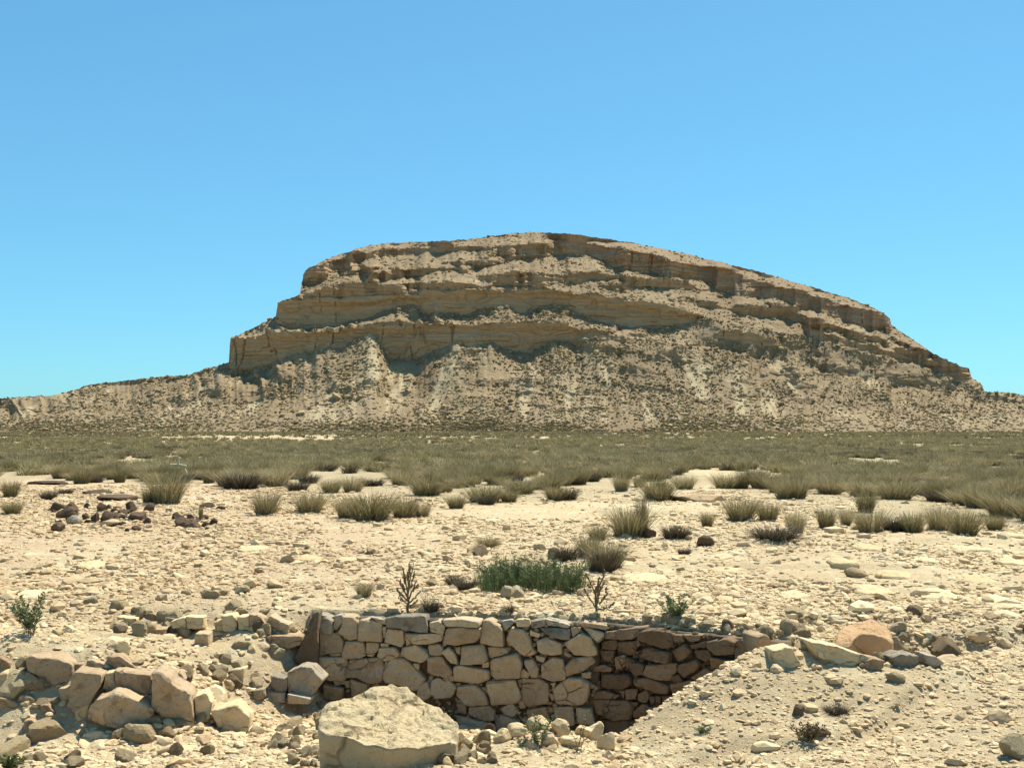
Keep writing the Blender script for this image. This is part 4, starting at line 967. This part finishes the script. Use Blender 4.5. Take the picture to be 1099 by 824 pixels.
w = colw[None]*np.abs(dpy)*sstep(436, 461, PY)**2*np.clip(.5+1.4*fbm(PX*.012, PY*.10, None, 97, 3), .03, 1)
q = on_hill(5200, w, 5); dk = rng.random(len(q)) < .4
belt(q[~dk, 0], q[~dk, 1], q[~dk, 2], 26, .13, 'belt_grass', 'olive grass climbing onto the foot of the mesa', 1, m_olive)
belt(q[dk, 0], q[dk, 1], q[dk, 2], 26, .13, 'dry_grass', 'brown dry scrub climbing onto the foot of the mesa', 1, m_brown2)

# ------------------------------------------------------------------ shrubs and weeds
def tube(pts, rad, ns=6):
    pts = np.asarray(pts, float); n = len(pts); VV = []
    for k in range(n):
        d = pts[min(k+1, n-1)]-pts[max(k-1, 0)]; d /= np.linalg.norm(d)+1e-9
        u = np.cross(d, [0.31, .9, .2]); u /= np.linalg.norm(u)+1e-9; v = np.cross(d, u)
        a = np.linspace(0, 2*np.pi, ns, endpoint=False)
        VV.append(pts[k]+rad[k]*(np.cos(a)[:, None]*u+np.sin(a)[:, None]*v))
    V = np.vstack(VV); a = np.arange(ns); j = (a+1) % ns
    Fq = np.concatenate([np.stack([k*ns+a, k*ns+j, (k+1)*ns+j, (k+1)*ns+a], -1) for k in range(n-1)])
    return V, Fq
def join(lst):
    VV, FF, off = [], [], 0
    for V, Fc in lst: VV.append(V); FF.append(Fc+off); off += len(V)
    return np.vstack(VV), np.concatenate(FF)
def sprig(r, base, az, lean, L, n=7, bend=.3):
    t_ = np.linspace(0, 1, n); out = np.array([math.cos(az), math.sin(az), 0])
    p = base+out[None]*((lean*t_+bend*t_*t_)*L)[:, None]+np.array([0, 0, 1])[None]*(t_*L*(1-.2*lean))[:, None]
    p[1:] += r.normal(0, .012*L, (n-1, 3)); return p
def leaves_on(r, pts, n, size, sp):
    k = r.uniform(.25, 1, n)*(len(pts)-1); i0 = np.minimum(k.astype(int), len(pts)-2); f = (k-i0)[:, None]
    c = pts[i0]*(1-f)+pts[i0+1]*f
    d = r.normal(size=(n, 3)); d[:, 2] = np.abs(d[:, 2])*.7+.2; d /= np.linalg.norm(d, axis=1)[:, None]
    s = np.cross(d, r.normal(size=(n, 3))); s /= np.linalg.norm(s, axis=1)[:, None]
    L = size*r.uniform(.6, 1.3, n)[:, None]; w = L*sp
    V = np.stack([c, c+d*L*.5+s*w, c+d*L, c+d*L*.5-s*w], 1).reshape(-1, 3)
    return V, np.arange(n*4).reshape(n, 4), np.repeat(r.random(n), 4)
def weed(name, label, cat, px, py, wpx, hpx, mat, seed, nst=9, nl=40, lsize=.06, lsp=.2, stemr=.004, smat=None, leafname='foliage', lean=.5):
    r = np.random.default_rng(seed); p = hit(px, py); s = p[1]/F; W_, H_ = wpx*s/2, hpx*s
    root = empty(name, p); tag(root, label, cat)
    st, lv = [], []
    for k in range(nst):
        az = r.uniform(0, 6.28); b0 = np.array([r.normal(0, W_*.12), r.normal(0, W_*.12), -.02])
        ln = W_/H_*r.uniform(0, 1.)*lean*1.6
        q = sprig(r, b0, az, ln, H_*r.uniform(.6, 1.08)); st.append(tube(q, np.linspace(stemr, stemr*.4, len(q)), 5))
        if nl: lv.append(leaves_on(r, q, nl, lsize, lsp))
    V, Fc = join(st); mesh_np('stem', V, Fc, smat or m_stem, None, True, root)
    if nl:
        V, Fc = join([(a, b) for a, b, c in lv]); mesh_np(leafname, V, Fc, mat, {'tone': np.concatenate([c for a, b, c in lv])}, False, root)
    return root
weed('weed', 'leafy green weed growing in gravel above the left block row', 'weed', 32, 682, 44, 46, m_leaf, 1, 14, 60, .05, .16)
weed('weed', 'leafy green weed growing above the wing wall', 'weed', 722, 668, 50, 30, m_leaf, 2, 16, 46, .05, .16)
weed('weed', 'sparse dry weed with green foot growing on the pale stone heap', 'weed', 578, 803, 44, 42, m_leaf, 3, 9, 26, .045, .16, .004)
weed('weed', 'thin dry weed on the right part of the pale stone heap', 'weed', 622, 806, 24, 44, m_leaf, 4, 4, 8, .03, .2, .004)
weed('weed', 'low green tuft in the bottom left corner', 'weed', 12, 826, 34, 18, m_leaf, 5, 12, 40, .04, .2)
weed('weed', 'tiny green plant on the gravel bank by the wing wall', 'weed', 756, 786, 22, 8, m_leaf, 6, 9, 22, .03, .2)
weed('weed', 'flat grey green plant on the flat above the rust boulder', 'weed', 920, 652, 30, 9, m_green, 7, 14, 30, .04, .15)
weed('weed', 'grey green weed in the gravel right of the green bush', 'weed', 560, 802, 18, 14, m_green, 8, 6, 20, .03, .15)
weed('shrub', 'small grey dry shrub in the dark hollow of the near bank', 'shrub', 868, 796, 44, 24, m_scrub, 9, 26, 22, .03, .2, .004)
# green broom bush
r = np.random.default_rng(77); p = hit(570, 632); s = p[1]/F
root = empty('green_bush', p); tag(root, 'wide dark green bush in the middle of the stony flat', 'bush')
VV, TT, st = [], [], []
for k in range(34):
    cx = ((k+.5)/34*2-1)*54*s; cy = r.uniform(-.2, .6); H_ = (30+16*r.random())*s*(1-.3*abs(cx/(60*s)))
    V, Fc, tone = blades(5000+k, 90, .010, base=.6, spread=.6, curl=.4, hmin=.3, segs=2)
    V = V*np.array([.25, .25, H_])+np.array([cx, cy, -.02]); VV.append((V, Fc)); TT.append(tone)
    q = sprig(r, np.array([cx, cy, -.02]), r.uniform(0, 6), .3, H_*.8); st.append(tube(q, np.linspace(.008, .003, len(q)), 5))
for k in range(150):
    cx = r.uniform(-1, 1)*54*s; cy = r.uniform(-.25, .7); az = r.uniform(0, 6.28)
    q = sprig(r, np.array([cx, cy, -.02]), az, r.uniform(.1, .8), s*r.uniform(20, 44)*(1-.3*abs(cx/(60*s))), 7, .2)
    lf = leaves_on(r, q, 60, .045, .13); VV.append(lf[:2]); TT.append(lf[2])
V, Fc = join(VV); mesh_np('foliage', V, Fc, m_green, {'tone': np.concatenate(TT)}, False, root)
for V, Fc in st[::4]: mesh_np('stem', V, Fc, m_stem, None, True, root)
# dead thistle and leafless sapling behind the coping
def dead(name, label, px, py, hpx, branches, stem, seed):
    r = np.random.default_rng(seed); p = hit(px, py); s = p[1]/F
    root = empty(name, p); tag(root, label, 'dead plant')
    def ln(a, n=6, r0=.012, r1=.006):
        (x0, y0), (x1, y1) = a; d = r.normal(0, .05)
        t_ = np.linspace(0, 1, n)[:, None]
        q = np.array([x0*s, 0, y0*s])*(1-t_)+np.array([x1*s, d*2, y1*s])*t_
        q[1:-1] += r.normal(0, .008, (n-2, 3)); return tube(q, np.linspace(r0, r1, n), 6)
    V, Fc = join([ln(a, 8, .02, .010) for a in stem]); mesh_np('stem', V, Fc, m_stem, None, True, root)
    V, Fc = join([ln(a) for a in branches]); mesh_np('branch', V, Fc, m_stem, None, True, root)
    # dry calyces along the upper branches
    k = 0; lv = []
    for (x0, y0), (x1, y1) in branches:
        t_ = r.uniform(.45, 1, 9); c = np.stack([(x0+(x1-x0)*t_)*s, r.normal(0, .02, 9), (y0+(y1-y0)*t_)*s], -1)
        for q in c:
            V, Fc = polytope(int(seed*100+k), 1, 8, .6, .2); k += 1
            lv.append((V*np.array([.011, .011, .016])*r.uniform(.6, 1.3)+q, Fc))
    V, Fc = join(lv); mesh_np('seed_heads', V, Fc, m_stem, None, False, root)
dead('dead_thistle', 'dry many branched dead thistle standing behind the wall coping', 438, 659, 50,
     [((0,12),(-12,24)),((0,14),(-8,36)),((0,18),(-5,46)),((0,20),(4,50)),((1,14),(9,34)),((1,10),(13,22)),((-4,22),(-9,32)),((3,26),(7,44)),((-3,30),(-6,48)),((0,30),(1,52)),((0,8),(-11,16)),((2,6),(10,13)),((5,22),(11,30)),((-1,34),(2,50))],
     [((0,-2),(0,44))], 5)
dead('dead_sapling', 'leafless sapling with a thick forked stem near the wall corner', 640, 664, 48,
     [((-1,24),(-8,40)),((0,26),(8,44)),((0,10),(-9,22)),((-9,22),(-13,30)),((-8,40),(-11,46)),((8,44),(9,50)),((3,14),(9,22)),((9,22),(11,31)),((2,8),(14,10)),((14,10),(19,15)),((4,32),(9,36)),((-4,32),(-10,34)),((2,22),(6,34))],
     [((0,-2),(-1,28)),((0,10),(4,34)),((-1,26),(4,42))], 6)
# twigs around the dead thistle
weed('shrub', 'small leafless shrub right of the dead thistle', 'shrub', 458, 660, 26, 22, m_straw, 21, 14, 8, .02, .2, .004)
# white frame among the tussocks
p = at(192, 503, 50.); p[2] = zground(p[:1], p[1:2])[0]; k = p[1]/F
tb = []
def wl(pts, rr=.022):
    rr *= 1.3; tb.append(tube(np.array([[a*k, 0, c*k] for a, c in pts]), [rr]*len(pts), 8))
arch = [(-10.5, 0), (-10, 5), (-8, 10), (-5, 13), (-1, 14), (3, 13.5), (6, 11), (8, 6), (9, 0)]
wl(arch, .03); wl([(-9.5, 14.5), (0, 15), (8.5, 13)], .03); wl([(-.5, 14), (-.5, 18), (0, 22)], .035); wl([(-9.5, 14.5), (-10, 8)], .025); wl([(0, 22), (2, 21.5)], .03)
V, Fc = join(tb); V[:, 2] *= 1.0
o = mesh_np('white_frame', V, Fc, m_white, None, True); o.location = p
tag(o, 'small white arched frame with a short upright post among the grass tussocks', 'frame')

# ------------------------------------------------------------------ sky, sun, camera
sc = bpy.context.scene
w = bpy.data.worlds.new('World'); sc.world = w; w.use_nodes = True
nt = w.node_tree; bg = nt.nodes['Background']
sky = nt.nodes.new('ShaderNodeTexSky'); sky.sky_type = 'NISHITA'; sky.sun_disc = False
sky.sun_elevation = math.asin(SUN[2]); sky.sun_rotation = math.atan2(SUN[0], SUN[1])
SKYG = .66; SKYT = (.525, 1.115, 1.36, 1)
sky.altitude = 900; sky.air_density = 1.0; sky.dust_density = .6; sky.ozone_density = 2.0
gm = nt.nodes.new('ShaderNodeGamma'); gm.inputs[1].default_value = SKYG; nt.links.new(sky.outputs[0], gm.inputs[0])
tn = nt.nodes.new('ShaderNodeMix'); tn.data_type = 'RGBA'; tn.blend_type = 'MULTIPLY'; tn.inputs[0].default_value = 1; tn.inputs[7].default_value = SKYT
nt.links.new(gm.outputs[0], tn.inputs[6]); nt.links.new(tn.outputs[2], bg.inputs[0]); bg.inputs[1].default_value = .121
ld = bpy.data.lights.new('sun', 'SUN'); ld.energy = 5.0; ld.angle = math.radians(.53); ld.color = (1, .95, .82)
lo = bpy.data.objects.new('sun', ld); C.objects.link(lo); lo.rotation_euler = Vector(SUN).to_track_quat('Z', 'Y').to_euler(); lo.location = (20, 30, 60)
cd = bpy.data.cameras.new('camera'); cam = bpy.data.objects.new('camera', cd); C.objects.link(cam)
cam.location = (0, 0, CZ); cam.rotation_euler = (math.pi/2, 0, 0)
cd.sensor_width = 36; cd.lens = F/1099*36; cd.shift_y = (HY-412)/1099; cd.clip_end = 20000; cd.clip_start = .1
sc.camera = cam
vs = sc.view_settings; vs.view_transform = 'Standard'; vs.look = 'None'; vs.exposure = .73; vs.gamma = 1; vs.use_curve_mapping = False
